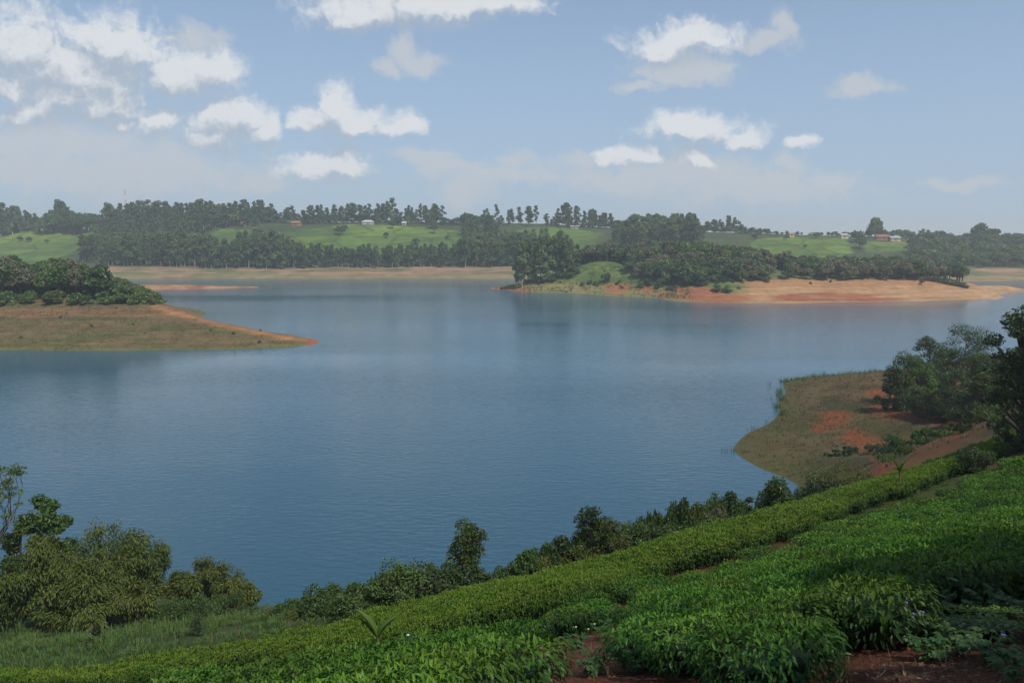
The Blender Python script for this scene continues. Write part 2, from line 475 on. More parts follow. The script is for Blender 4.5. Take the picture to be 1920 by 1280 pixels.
# under the tea the ground lies a bush height below the tops one sees
near_pts += [(x, y, z - .74) for x, y, z in (W(*p) for p in [(1250,1112,15.5),(1600,1018,18),(1900,955,19),(900,1200,15),(500,1250,17.5),(1300,1058,26.3),(1500,990,31),(1150,1103,21.5),(1890,814,51),(1700,878,48),(1500,942,44),(1380,976,41.5),(1250,1010,39),(1120,1050,37.3),(1000,1078,36),(850,1112,34.6),(680,1141,33.5),(1685,945,35.5),(1850,908,38.5),(700,1213,19.5),(480,1240,21),(300,1266,22.5),(1000,1150,18)])]
near_pts += [(0,0,28.3),(4,-1,28.9),(-5,-3,27.8),(-10,4,24.6),(10,2,28.6),(22,0,32),(30,10,30),(-20,5,22),(-12,-12,28),(25,-14,38),(60,-10,44),(-50,-10,16),
             (60,25,32),(90,20,38),(120,-10,50),(145,20,46),(145,70,26),(100,60,24),(120,120,16),(145,160,10),(110,160,7.5),(-35,20,15.5),(-60,30,7.5),(-70,-14,12)]
# behind the brow of the tea, down to the shore
near_pts += [(-18,56,2.6),(-6,49,5),(5,48,6.5),(16,54,7.5),(27,66,8),(36,78,6.5),(46,88,6.2),(60,92,7.5),(80,90,14),
             (-30,56,3.0),(-45,55,2.8),(-62,52,2.2)]
# the low spit
near_pts += [W(*p) for p in [(1700,785,116),(1800,835,97),(1740,692,148),(1600,850,104),(1600,760,130),(1560,860,99),(1830,720,135)]]
shore_near = [(-72,62,0),(-45,67,0),on_water(313,1092),on_water(480,1146),(-12,57.5,0),(0,56,0),(12,61,0),(24,72,0),(30.5,82,0)] + \
    [on_water(*p) for p in [(1500,912),(1430,880),(1375,845),(1400,812),(1452,785),(1460,750),(1470,715),(1550,706),(1650,699)]] + [(110,187,0),(145,196,0)]
near_pts += shore_near
near_pts += [(-72,72,-2.5),(-45,77,-2.5),(-28,75,-2.4),(-20,69,-2.2),(-10,66,-2.2),(2,66,-2.4),(14,72,-2.6),(21,84,-2.4),(23,96,-2.2),(22,110,-2.2),(28,125,-2.2),
             (36,138,-2.4),(44,150,-2.5),(50,172,-2.5),(68,182,-2.6),(90,190,-3),(115,200,-3.5),(-60,120,-6),(0,120,-6),(0,200,-7),(60,205,-6),(-70,200,-7),(145,210,-4)]
T_near = TPS(near_pts, 0.002)
def h_near(x, y):
    z = T_near(x, y)
    a = np.clip((z - 0.2) / 1.5, 0, 1)
    return z + a * (0.22 * fbm(x, y, 9, 4, 3) + 0.06 * fbm(x, y, 1.4, 3, 5) + sstep(75, 95, y) * .22 * fbm(x, y, 4.5, 3, 6))

left_pts = [on_water(*p) for p in [(-300,652),(-150,655),(0,656),(150,657),(300,656),(450,654),(560,650),(600,639)]] + \
    [W(*p) for p in [(0,612,222),(200,612,222),(400,622,221),(0,575,240),(150,573,241),(290,572,243),(-200,580,238),(350,588,241),(450,611,236),(540,627,231)]] + \
    [(-250,250,13),(-200,262,15),(-160,265,14.5),(-135,262,12.5),(-118,262,8.5),(-240,300,14),(-180,300,14),(-140,295,8),(-108,262,4.5),(-98,256,2.2),(-86,250,0.0),(-75,244,-.8),(-62,238,-1.2),(-102,272,0),(-115,288,0.5),(-120,310,0),(-150,335,0),(-200,345,0),(-260,350,2),
     (-300,250,13),(-300,300,13),(-48,226,-1.0),(-46,235,-2),(-60,255,-2.5),(-80,275,-2.5),(-95,310,-2.5),(-150,350,-2.5),(-220,365,-2.5),(-60,200,-2.5),(-100,197,-2.5),(-150,197,-2.5),(-220,197,-2.5),(-300,197,-2.5),(-300,360,-2),(-20,230,-5),(-20,300,-6)]
T_left = TPS(left_pts, 0.002)
def h_left(x, y):
    z = T_left(x, y)
    a = np.clip((z - 0.15) / 1.0, 0, 1)
    return z + a * (0.5 * fbm(x, y, 16, 4, 11) + 0.12 * fbm(x, y, 3, 2, 12)) + 0.25 * fbm(x, y, 7, 2, 13)

mid_pts = [on_water(*p) for p in [(920,540),(960,545),(1050,549),(1150,555),(1250,563),(1330,567),(1400,568),(1500,568),(1600,566),(1700,565),(1800,562),(1870,553),(1910,547),(1960,545)]] + \
    [W(*p) for p in [(1000,528,436),(1080,528,425),(1150,532,412),(1250,538,392),(1300,535,385),(1340,540,373),(1400,530,383),(1500,528,388),(1600,526,392),(1700,528,392),(1790,531,396),(1850,540,402),(1900,538,425),(1600,548,372),(1500,550,370),
                     (1130,490,440),(1080,505,434),(1050,512,440)]] + \
    [(30,442,10),(60,440,14.5),(85,425,16),(110,420,16),(135,415,12.5),(95,450,15),(60,460,12),(25,460,7),(5,455,3),(-8,460,0),(0,475,0),(40,485,0),(90,480,2),(160,430,8.5),(190,425,9),(215,425,8),(235,425,4),
     (160,460,4),(200,460,4),(130,475,3),(180,485,0),(230,470,0),(255,450,0.5),(270,445,0),(300,440,-1),(120,495,0),(-30,455,-2.5),(-20,435,-2),(20,405,-2.5),(60,375,-3),(90,345,-2.5),(140,335,-2.8),(200,335,-2.8),(240,350,-2.5),(270,385,-2),(300,410,-2.5),
     (320,480,-3),(250,500,-3),(120,515,-3),(0,505,-3),(-50,500,-4),(-50,400,-5),(50,330,-5),(320,330,-5)]
T_mid = TPS(mid_pts, 0.002)
def h_mid(x, y):
    z = T_mid(x, y)
    a = np.clip((z - 0.15) / 1.5, 0, 1)
    return z + a * (0.7 * fbm(x, y, 22, 4, 21) + 0.2 * fbm(x, y, 5, 2, 22)) + 0.3 * fbm(x, y, 9, 2, 23)

far_pts = []
for X, Y0 in [(-420,520),(-330,530),(-262,545),(-200,553),(-130,552),(-60,550),(0,550),(60,545),(120,535),(200,528),(280,522),(340,520),(420,515),(520,510)]:
    far_pts += [(X, Y0, 0), (X, Y0 - 25, -3), (X, Y0 + 26, 6.8), (X, Y0 + 50, 8.5)]
far_pts += [W(*p) for p in [(0,468,700),(90,440,760),(150,424,800),(0,440,790),(230,470,690),(300,420,770),(400,425,730),(350,460,680),(520,440,690),(470,420,745),
                            (620,440,690),(560,425,740),(700,420,745),(700,445,690),(850,440,715),(800,425,745),(880,455,680),(960,430,740),(1030,428,745),(960,450,700),(1080,430,745),
                            (1150,432,740),(1250,440,720),(1420,448,700),(1420,480,620),(1500,447,705),(1560,470,650),(1600,450,700),(1700,458,690),(1640,448,705),(1780,465,680),(1870,480,640),(1920,462,700)]]
for X in (-600, -450, -300, -150, 0, 150, 300, 450, 600):
    zt = float(np.interp(X, [-600, -300, 0, 150, 300, 600], [42, 42, 41, 34, 29, 26]))
    far_pts += [(X, 790, zt), (X, 900, zt - 2), (X, 1100, zt - 12), (X, 1400, 5), (X, 1800, -4)]
far_pts += [(-700,560,8),(-700,700,28),(-700,480,2),(-520,480,-3),(700,560,4),(700,700,20),(700,480,-3),(-600,620,18),(600,620,12)]
T_far = TPS(far_pts, 0.004)
def h_far(x, y):
    z = T_far(x, y)
    a = np.clip((z - 0.15) / 3.0, 0, 1)
    return z + a * (1.2 * fbm(x, y, 70, 4, 31) + 0.3 * fbm(x, y, 14, 2, 32))

GROUND = 0.76
def grid_mesh(name, hf, x0, x1, y0, y1, nx, ny, color_fn, mat, ywarp=1.0):
    xs = np.linspace(x0, x1, nx)
    t = np.linspace(0, 1, ny) ** ywarp
    ys = y0 + (y1 - y0) * t
    X, Y = np.meshgrid(xs, ys)
    Z = hf(X, Y)
    V = np.stack([X, Y, Z], -1).reshape(-1, 3)
    i = np.arange(ny - 1)[:, None] * nx + np.arange(nx - 1)[None]
    Fq = np.stack([i, i + 1, i + nx + 1, i + nx], -1).reshape(-1, 4)
    slope = np.hypot(*np.gradient(Z, ys, xs))
    C = color_fn(X, Y, Z, slope)
    if y0 > 190:                                        # old water levels have left faint steps on the bare banks
        zz = Z + .12 * fbm(X, Y, 6, 3, 95)
        st = .55 * value_noise(zz, 0 * X, .28, 96) + .45 * value_noise(zz, 0 * X, .9, 97)
        C = C * (1 + .20 * st * sstep(9, 6, Z) + .10 * fbm(X, Y, 3.0, 3, 98))[..., None]
    C = C.reshape(-1, 3) * GROUND
    me = mesh_from(name, V, [Fq], [mat], cover=C, smooth=True)
    return tag(link(name, me), kind='structure')
def lerp(a, b, t):
    return a * (1 - t[..., None]) + np.asarray(b) * t[..., None]
def blob(px, py, lst, soft=0.35, wob=None):
    m = np.zeros(np.shape(px))
    for (cx, cy, rx, ry) in lst:
        d = np.hypot((px - cx) / rx, (py - cy) / ry)
        if wob is not None: d = d + wob
        m = np.maximum(m, 1 - sstep(1 - soft, 1 + soft, d))
    return m

RED = (0.175, 0.066, 0.034); RED2 = (0.115, 0.045, 0.026); TAN = (0.40, 0.235, 0.115); OCHRE = (0.38, 0.19, 0.075)
DRY = (0.125, 0.095, 0.042); GREEN = (0.052, 0.088, 0.02); OLIVE = (0.085, 0.085, 0.03)

def col_near(X, Y, Z, S):
    c = np.broadcast_to(np.array(GREEN), X.shape + (3,)).copy()
    px, py = proj(X, np.maximum(Y, 1), Z)
    n = fbm(X, Y, 4, 4, 41); n2 = fbm(X, Y, 14, 3, 42); n3 = fbm(X, Y, 1.2, 3, 43)
    c = lerp(c, (0.075, 0.10, 0.03), sstep(-.2, .6, n))
    # tea ground: red earth under the bushes
    tea = sstep(2.0, 5.0, Z - (14.5 - 0.02 * X)) * (X > -14 - 0 * X)
    tea = np.maximum(tea, sstep(34, 24, Y) * (Y < 34))
    c = lerp(c, RED2, tea); c = lerp(c, RED, tea * sstep(-.3, .5, n3))
    grass_left = sstep(24.5, 30, Y) * sstep(-2, -6, X) * sstep(62, 56, Y)
    c = lerp(c, (0.06, 0.10, 0.028), grass_left)
    c = lerp(c, (0.11, 0.105, 0.045), grass_left * sstep(0.1, 0.6, n) * 0.8)
    # grassy gaps in the tea
    gap = blob(px, py, [(1590, 955, 60, 14), (1790, 895, 60, 16), (1700, 915, 60, 12)])
    c = lerp(c, (0.07, 0.09, 0.03), gap * 0.85)
    # spit
    spit = np.maximum(sstep(78, 92, Y) * (X > 15), sstep(50, 56, Y - .28 * (X - 30)) * sstep(22, 28, X))
    base = lerp(np.broadcast_to(np.array((0.150, 0.108, 0.052)), X.shape + (3,)), (0.085, 0.085, 0.030), sstep(-.15, .35, n2 + .3 * n3))
    base = lerp(base, (0.110, 0.056, 0.034), sstep(-.1, .45, n) * 0.85)
    base = lerp(base, (0.055, 0.062, 0.022), sstep(.15, .5, fbm(X, Y, 6, 4, 47)) * .8)
    base = lerp(base, (0.19, 0.15, 0.08), sstep(.25, .6, n3) * .5)
    red = blob(px, py, [(1690, 772, 55, 12), (1760, 785, 45, 12), (1560, 785, 26, 14), (1545, 800, 20, 8), (1600, 815, 22, 12), (1640, 835, 26, 14), (1690, 740, 30, 7), (1650, 735, 25, 8), (1800, 815, 45, 22), (1740, 835, 70, 22), (1660, 870, 22, 22), (1700, 880, 60, 16)],
               0.5, 0.9 * n + 0.45 * n3)
    base = lerp(base, (0.27, 0.085, 0.035), red * np.where((py > 800) & (px > 1670), .42, 1.0))
    wet = sstep(1.1, 0.1, Z)
    base = lerp(base, (0.12, 0.115, 0.042), wet * 0.8)
    c = lerp(c, base, spit)
    # red cut banks at the near shore
    bank = sstep(1.6, 0.2, Z + 0.5 * n) * sstep(78, 70, Y) * (X < -8)
    c = lerp(c, (0.20, 0.075, 0.04), bank)
    c = lerp(c, (0.05, 0.05, 0.03), sstep(0.0, -0.6, Z))
    return c
def col_left(X, Y, Z, S):
    px, py = proj(X, Y, Z)
    n = fbm(X, Y * 2.5, 14, 4, 51); n2 = fbm(X, Y, 4, 3, 52); n3 = value_noise(0 * X, Z * 1.0 + 0.25 * n2, 1.15, 53)
    c = np.broadcast_to(np.array((0.150, 0.108, 0.052)), X.shape + (3,))
    c = lerp(c, (0.105, 0.100, 0.036), sstep(-.1, .4, n))
    c = lerp(c, (0.225, 0.12, 0.062), sstep(0.05, .6, n3 + 0.5 * n2) * 0.75)
    ridge = np.exp(-((py - interp([(290, 577), (350, 592), (450, 617), (540, 633), (600, 640)], px)) / 5.5) ** 2) * (px > 285)
    c = lerp(c, (0.40, 0.185, 0.075), np.clip(ridge * (0.8 + 0.6 * n2), 0, 1) * 0.85)
    c = lerp(c, (0.14, 0.14, 0.045), sstep(1.0, 0.25, Z) * 0.8 * (px < 570))
    c = lerp(c, (0.30, 0.10, 0.045), sstep(0.9, 0.2, Z) * (px > 575))
    c = lerp(c, (0.06, 0.08, 0.02), sstep(10.0, 11.5, Z) * 0.9)
    return lerp(c, (0.05, 0.05, 0.03), sstep(0, -.5, Z))
def col_mid(X, Y, Z, S):
    px, py = proj(X, Y, Z)
    n = fbm(X, Y, 22, 4, 61); n2 = fbm(X, Y, 5, 3, 62)
    c = np.broadcast_to(np.array((0.085, 0.13, 0.035)), X.shape + (3,))
    c = lerp(c, (0.14, 0.18, 0.05), sstep(-.1, .5, n2))
    low = sstep(6.0, 3.0, Z + 1.0 * n2)
    c = lerp(c, (0.22, 0.19, 0.075), low)
    sand = sstep(1355, 1420, px + 40 * n) * sstep(9.5, 7.5, Z + 0.6 * n2) * sstep(460, 430, Y)
    sc = lerp(np.broadcast_to(np.array(TAN), X.shape + (3,)), (0.46, 0.29, 0.15), sstep(0, .6, n))
    sc = lerp(sc, (0.36, 0.17, 0.075), sstep(3.5, 6.0, Z) * 0.55)
    sc = lerp(sc, (0.30, 0.105, 0.05), blob(px, py, [(1560, 556, 95, 8), (1500, 558, 60, 6), (1630, 561, 60, 4)], .35, .4 * n2))
    sc = lerp(sc, (0.20, 0.19, 0.07), sstep(0.25, 0.6, n2) * sstep(1480, 1400, px) * 0.8)
    sc = lerp(sc, (0.34, 0.19, 0.10), sstep(.05, .5, fbm(X, Y, 9, 4, 64)) * .7)
    sc = lerp(sc, (0.50, 0.34, 0.19), sstep(.1, .5, fbm(X, Y * 2, 16, 3, 65)) * sstep(1560, 1680, px) * .7)
    c = lerp(c, sc, sand)
    reds = blob(px, py, [(960, 543, 45, 4), (1160, 541, 22, 9), (1215, 543, 18, 8), (1300, 548, 42, 15), (1320, 556, 50, 9), (1350, 560, 60, 8), (1255, 552, 30, 6)], .4, .5 * n2)
    c = lerp(c, (0.33, 0.13, 0.06), reds)
    return lerp(c, (0.05, 0.05, 0.03), sstep(0, -.5, Z))
FIELD_POLYS = [[(-40,500),(-40,452),(60,432),(140,418),(195,414),(190,440),(150,470),(60,495)],
               [(330,470),(390,438),(420,428),(470,430),(450,470)],
               [(500,480),(520,436),(600,426),(640,420),(760,424),(860,432),(868,470),(700,485)],
               [(930,470),(955,434),(1000,426),(1040,426),(1130,436),(1100,470)],
               [(1390,520),(1410,450),(1480,444),(1590,446),(1600,475),(1500,500)],
               [(1620,472),(1622,452),(1700,453),(1712,470)]]
def col_far(X, Y, Z, S):
    px, py = proj(X, Y, Z)
    n = fbm(X, Y, 60, 4, 71); n2 = fbm(X, Y, 12, 3, 72)
    c = np.broadcast_to(np.array((0.05, 0.075, 0.025)), X.shape + (3,))
    c = lerp(c, (0.09, 0.10, 0.04), sstep(0, .6, n2))
    for i, P in enumerate(FIELD_POLYS):
        f = in_poly(px + 5 * n2, py + 2 * n2, P).astype(float)
        g = lerp(np.broadcast_to(np.array((0.095, 0.165, 0.025)), X.shape + (3,)), (0.14, 0.21, 0.03), sstep(-.1, .5, n))
        g = lerp(g, (0.065, 0.125, 0.03), sstep(0.1, .5, fbm(X, Y, 40, 2, 75)) * 0.8)
        # paths and plot edges
        w = np.abs(((X + 12 * n) % 42) - 21)
        g = lerp(g, (0.16, 0.13, 0.06), sstep(0.9, 0.3, w) * (value_noise(X, Y, 60, 76) > 0.0) * 0.8)
        w = np.abs(((Z + 0.5 * n) % 3.3) - 1.6)
        g = lerp(g, (0.055, 0.10, 0.022), sstep(0.25, 0.1, w) * (value_noise(X, Y, 50, 77) > -.2) * 0.8)
        c = lerp(c, g, f)
    bank = sstep(8.0, 6.6, Z + 0.5 * n2)
    b = lerp(np.broadcast_to(np.array((0.32, 0.20, 0.125)), X.shape + (3,)), (0.14, 0.15, 0.065), sstep(-.25, .25, fbm(X, Y * 3, 26, 3, 78)))
    b = lerp(b, (0.25, 0.20, 0.10), sstep(3.2, 1.2, Z) * 0.8)
    c = lerp(c, b, bank)
    c = lerp(c, (0.30, 0.19, 0.11), sstep(1455, 1462, px) * sstep(1490, 1484, px) * (py > 500) * (py < 540))
    return lerp(c, (0.05, 0.05, 0.03), sstep(0, -.5, Z))

m_tn = terrain_mat('near_ground', 2.2, 14.0, 0.4, 0.6, 0.15)
m_tm = terrain_mat('shore_ground', 0.35, 1.6, 0.36, 0.5, 0.5, (.05, .05, 2.6))
m_tf = terrain_mat('hill_ground', 0.12, 0.6, 0.40, 0.3, 1.0, (.02, .02, 1.3), .028)
grid_mesh('hillside', h_near, -72, 145, -14, 206, 270, 290, col_near, m_tn)
grid_mesh('peninsula', h_left, -300, -30, 197, 362, 220, 165, col_left, m_tm)
grid_mesh('headland', h_mid, -45, 315, 333, 512, 270, 150, col_mid, m_tm)
grid_mesh('far_hills', h_far, -720, 720, 485, 1800, 420, 330, col_far, m_tf, 1.6)
# sandbar
def h_bar(x, y):
    u = (x + 200) / 56
    c = 451 + 6 * u
    half = np.clip(11 * (1 - np.clip(u, 0, 1) ** 1.6), 0.2, 20)
    return -1.2 + 3.0 * np.exp(-((y - c) / half) ** 2) * np.clip(1.08 - np.clip(u, 0, 1) * 0.55, 0, 1) + 0.12 * fbm(x, y, 5, 3, 81)
def col_bar(X, Y, Z, S):
    n = fbm(X, Y, 6, 3, 82)
    c = np.broadcast_to(np.array((0.40, 0.22, 0.11)), X.shape + (3,))
    return lerp(lerp(c, (0.30, 0.11, 0.05), sstep(-.1, .5, n)), (0.06, 0.05, 0.03), sstep(0, -.4, Z))
grid_mesh('sandbar', h_bar, -240, -138, 425, 480, 120, 60, col_bar, m_tm)
# the rest of the country, out to the horizon
def ground_sheet():
    V = [(-9000, -3000, -8.2), (9000, -3000, -8.2), (9000, 9000, -8.2), (-9000, 9000, -8.2)]
    me = mesh_from('ground', V, [[(0, 1, 2, 3)]], [plain_mat('far_country', (0.06, 0.085, 0.03), 0.9, 0.3, 0.004)])
    tag(link('ground', me), kind='structure')
ground_sheet()

# ------------------------------------------------------------------ water
def water():
    m, N, L = new_mat('lake_water')
    tc = N.new('ShaderNodeTexCoord')
    mp = N.new('ShaderNodeMapping'); mp.inputs['Rotation'].default_value = (0, 0, math.radians(9)); mp.inputs['Scale'].default_value = (0.42, 1.0, 1)
    L.new(tc.outputs['Object'], mp.inputs[0])
    n1 = N.new('ShaderNodeTexNoise'); n1.inputs['Scale'].default_value = 1.5; n1.inputs['Detail'].default_value = 3; n1.inputs['Roughness'].default_value = 0.5
    L.new(mp.outputs[0], n1.inputs['Vector'])
    mp2 = N.new('ShaderNodeMapping'); mp2.inputs['Rotation'].default_value = (0, 0, math.radians(-6)); mp2.inputs['Scale'].default_value = (0.5, 1.0, 1)
    L.new(tc.outputs['Object'], mp2.inputs[0])
    n2 = N.new('ShaderNodeTexNoise'); n2.inputs['Scale'].default_value = 0.22; n2.inputs['Detail'].default_value = 2
    L.new(mp2.outputs[0], n2.inputs['Vector'])
    mp3 = N.new('ShaderNodeMapping'); mp3.inputs['Scale'].default_value = (0.22, 1.0, 1); mp3.inputs['Rotation'].default_value = (0, 0, math.radians(6))
    L.new(tc.outputs['Object'], mp3.inputs[0])
    n3 = N.new('ShaderNodeTexNoise'); n3.inputs['Scale'].default_value = 0.012; n3.inputs['Detail'].default_value = 3
    L.new(mp3.outputs[0], n3.inputs['Vector'])
    ad = N.new('ShaderNodeMath'); ad.operation = 'MULTIPLY_ADD'; ad.inputs[1].default_value = 0.6
    L.new(n2.outputs['Fac'], ad.inputs[0]); L.new(n1.outputs['Fac'], ad.inputs[2])
    st = N.new('ShaderNodeMapRange'); st.inputs[1].default_value = 0.35; st.inputs[2].default_value = 0.65
    st.inputs[3].default_value = 0.10; st.inputs[4].default_value = 0.55
    L.new(n3.outputs['Fac'], st.inputs[0])
    b = N.new('ShaderNodeBump'); b.inputs['Distance'].default_value = 0.24
    L.new(st.outputs[0], b.inputs['Strength']); L.new(ad.outputs[0], b.inputs['Height'])
    p = N.new('ShaderNodeBsdfPrincipled')
    p.inputs['Base Color'].default_value = (0.029, 0.092, 0.136, 1)
    p.inputs['Roughness'].default_value = 0.10; p.inputs['IOR'].default_value = 1.333
    L.new(b.outputs[0], p.inputs['Normal'])
    o = N.new('ShaderNodeOutputMaterial'); L.new(p.outputs[0], o.inputs[0])
    V = [(-900, -60, 0), (900, -60, 0), (900, 760, 0), (-900, 760, 0)]
    me = mesh_from('lake_water', V, [[(0, 1, 2, 3)]], [m])
    tag(link('lake_water', me), kind='structure')
water()

# ------------------------------------------------------------------ foliage materials
M_euc = leaf_mat('eucalyptus_leaf', (0.078, 0.128, 0.036), (0.180, 0.255, 0.082), 0.55, 0.38, 0.28)
M_broad = leaf_mat('broadleaf', (0.054, 0.102, 0.022), (0.145, 0.210, 0.050), 0.5, 0.36, 0.28)
M_brown = leaf_mat('grey_brown_leaf', (0.092, 0.098, 0.046), (0.205, 0.195, 0.100), 0.6, 0.2, 0.25)
M_dark = leaf_mat('dark_leaf', (0.030, 0.062, 0.017), (0.080, 0.125, 0.034), 0.45, 0.2, 0.25)
M_yellow = leaf_mat('yellow_green_leaf', (0.06, 0.085, 0.012), (0.15, 0.17, 0.025), 0.5, 0.3, 0.2)
M_fresh = leaf_mat('fresh_leaf', (0.040, 0.095, 0.018), (0.105, 0.180, 0.036), 0.45, 0.3, 0.2)
M_bamboo = leaf_mat('bamboo_leaf', (0.050, 0.085, 0.012), (0.160, 0.200, 0.030), 0.5, 0.3, 0.15)
M_bark = plain_mat('pale_bark', (0.33, 0.29, 0.235), 0.85, 0.3, 1.5)
M_bark2 = plain_mat('brown_bark', (0.10, 0.078, 0.058), 0.9, 0.3, 3.0)
M_culm = plain_mat('bamboo_culm', (0.13, 0.14, 0.045), 0.6, 0.3, 3.0)

# ------------------------------------------------------------------ tree shapes
def clump_leaves(mb, r, centres, radii, per, length, width, squash=0.75, droop=0.0, curl=0.15, kind='quad', shell=0.45):
    for c, rad in zip(centres, radii):
        n = max(3, int(per * (rad / np.mean(radii)) ** 2))
        d = rand_dirs(r, n)
        d[:, 2] = np.where(d[:, 2] < -0.3, d[:, 2] * 0.5, d[:, 2])
        rr = rad * (shell + (1 - shell) * r.random(n) ** 0.5) * r.uniform(0.85, 1.15, n)
        P = np.asarray(c) + d * rr[:, None] * np.array([1, 1, squash])
        D = unit(d * 0.7 + rand_dirs(r, n) * 0.9 + np.array([0, 0, -droop]))
        Nn = unit(d * 0.8 + rand_dirs(r, n) * 0.7 + np.array([0, 0, 0.5]))
        tint = np.clip(r.normal(0.45 + 0.12 * r.normal(), 0.25, n), 0, 1)
        ll = length * r.uniform(0.65, 1.3, n)
        mb.leaves(P - D * ll[:, None] * .5, D, Nn, ll, width * r.uniform(0.7, 1.25, n), tint, curl, 0, kind)
def far_euc(seed, slim=1.0):
    """about 20 m: bare lower stem, tufts stacked unevenly up the stem"""
    r = np.random.default_rng(seed)
    tr, cr = MB(), MB()
    bend = np.cumsum(r.normal(0, .22, (7, 2)), 0)
    zs = np.linspace(0, 18.3, 7)
    P = np.c_[bend - bend[0], zs]
    tr.tube(P, np.linspace(.26, .07, 7), 5)
    base = r.uniform(.08, .27)
    cs, rs = [], []
    n = r.integers(11, 16)
    for i in range(n):
        t = base + (1 - base) * (i + r.uniform(0, 1)) / n
        z = t * 19
        w = slim * (2.7 * math.sin(math.pi * min(1, (t - base) / (1 - base) * .8 + .18)) + .3)
        a = r.uniform(0, 6.28)
        off = w * r.uniform(.25, .95)
        st = np.array([np.interp(z, zs, P[:, 0]), np.interp(z, zs, P[:, 1]), min(z, 18.2) - 1.2])
        c = np.array([st[0] + off * math.cos(a), st[1] + off * math.sin(a), z])
        cs.append(c); rs.append(r.uniform(.85, 1.55) * (1.15 - .35 * t))
        if i % 2 == 0: tr.tube([st, (st + c) / 2 + (0, 0, -.1), c], [.09, .06, .03], 3)
    cs.append([P[-1][0], P[-1][1], 18.8]); rs.append(.8)
    clump_leaves(cr, r, cs, np.array(rs) * 1.42, 84, 1.15, .66, 1.0, .3)
    return tr.mesh('trunk_euc', [M_bark], True), cr.mesh('crown_euc', [M_euc])
def far_broad(seed, mat, tall=1.0, per=54, leaf=.95):
    """about 10 m: short stem, rounded uneven crown"""
    r = np.random.default_rng(seed)
    tr, cr = MB(), MB()
    tr.tube([(0, 0, -.3), (r.normal(0, .2), r.normal(0, .2), 2.5), (r.normal(0, .3), r.normal(0, .3), 6)], [.32, .24, .1], 5)
    cs, rs = [], []
    n = r.integers(18, 23)
    for i in range(n):
        d = rand_dirs(r, 1)[0]
        d[2] = abs(d[2]) * 1.0 - .45
        c = np.array([0, 0, 4.7]) + d * np.array([3.1, 3.1, 4.1 * tall]) * r.uniform(.55, 1.0)
        c[2] = max(c[2], 1.9)
        cs.append(c); rs.append(r.uniform(.95, 1.7))
        if i % 3 == 0: tr.tube([(0, 0, 2.4), c * .6 + (0, 0, .6), c], [.14, .09, .03], 3)
    clump_leaves(cr, r, cs, rs, per, leaf, leaf * .6, .85, .1)
    return tr.mesh('trunk_broad', [M_bark2], True), cr.mesh('crown_broad', [mat])
def far_cypress(seed):
    r = np.random.default_rng(seed)
    tr, cr = MB(), MB()
    tr.tube([(0, 0, -.3), (0, 0, 6), (0, 0, 13)], [.3, .2, .05], 5)
    cs, rs = [], []
    for i in range(26):
        t = (i + .5) / 26
        z = 1.6 + 12.6 * t
        w = 2.7 * (1 - t) ** .75 * (1 if t > .12 else .75)
        a = r.uniform(0, 6.28)
        cs.append((w * .75 * math.cos(a), w * .75 * math.sin(a), z)); rs.append(.45 + .95 * (1 - t))
    clump_leaves(cr, r, cs, rs, 22, .8, .45, .9, .2)
    return tr.mesh('trunk_cypress', [M_bark2], True), cr.mesh('crown_cypress', [M_dark])
def far_shrub(seed, mat, leaf=.35):
    """about 2.5 m, foliage to the ground"""
    r = np.random.default_rng(seed)
    tr, cr = MB(), MB()
    cs, rs = [], []
    for i in range(9):
        a = r.uniform(0, 6.28); q = r.uniform(0, 1.0)
        c = np.array([q * math.cos(a), q * math.sin(a), r.uniform(.4, 1.8) * (1.1 - .4 * q)])
        cs.append(c); rs.append(r.uniform(.45, .75))
        if i < 4: tr.tube([(0, 0, -.1), c], [.06, .02], 3)
    clump_leaves(cr, r, cs, rs, 60, leaf * 1.1, leaf * .65, .9, 0)
    return tr.mesh('stem_shrub', [M_bark2], True), cr.mesh('foliage_shrub', [mat])
EUC = [far_euc(100 + i, [1, 1, .8, 1.2, .9, 1.1, 1.0][i]) for i in range(7)]
BROAD = [far_broad(200 + i, M_broad, [1, 1.2, .85, 1.1, 1][i]) for i in range(5)]
BROWN = [far_broad(220 + i, M_brown, [1, 1.15, .9, 1.05][i], 56, .9) for i in range(4)]
DARKT = [far_broad(240 + i, M_dark, [1, 1.2, .9][i]) for i in range(3)]
CYP = [far_cypress(260 + i) for i in range(2)]
SHRUB = [far_shrub(280 + i, M_broad) for i in range(3)]
SHRUBY = [far_shrub(290 + i, M_yellow) for i in range(2)]
SHRUBD = [far_shrub(295 + i, M_dark) for i in range(2)]
SHAPES = {'euc': (EUC, 19.5, 'eucalyptus_tree'), 'broad': (BROAD, 9.6, 'broadleaf_tree'), 'brown': (BROWN, 9.6, 'grey_leaved_tree'),
          'dark': (DARKT, 9.6, 'dark_leaved_tree'), 'cyp': (CYP, 14.2, 'cypress_tree'), 'shrub': (SHRUB, 2.3, 'shrub'),
          'shrub_y': (SHRUBY, 2.3, 'yellow_green_shrub'), 'shrub_d': (SHRUBD, 2.3, 'dark_shrub')}
PLANTED = []      # (kind, x, y, z, height, width factor, label, category, group)
def plant(kind, x, y, z, h, w=1.0, label=None, cat='tree', group=None):
    PLANTED.append((kind, float(x), float(y), float(z), float(h), float(w), label, cat, group))
def spot(px, Y, hf):
    X = (px - 960) / F * Y
    for _ in range(4):
        z = float(hf(np.array([X]), np.array([Y]))[0])
        X = (px - 960) / F * (Y * CP - (z - EYE) * SP)
    return X, Y, z
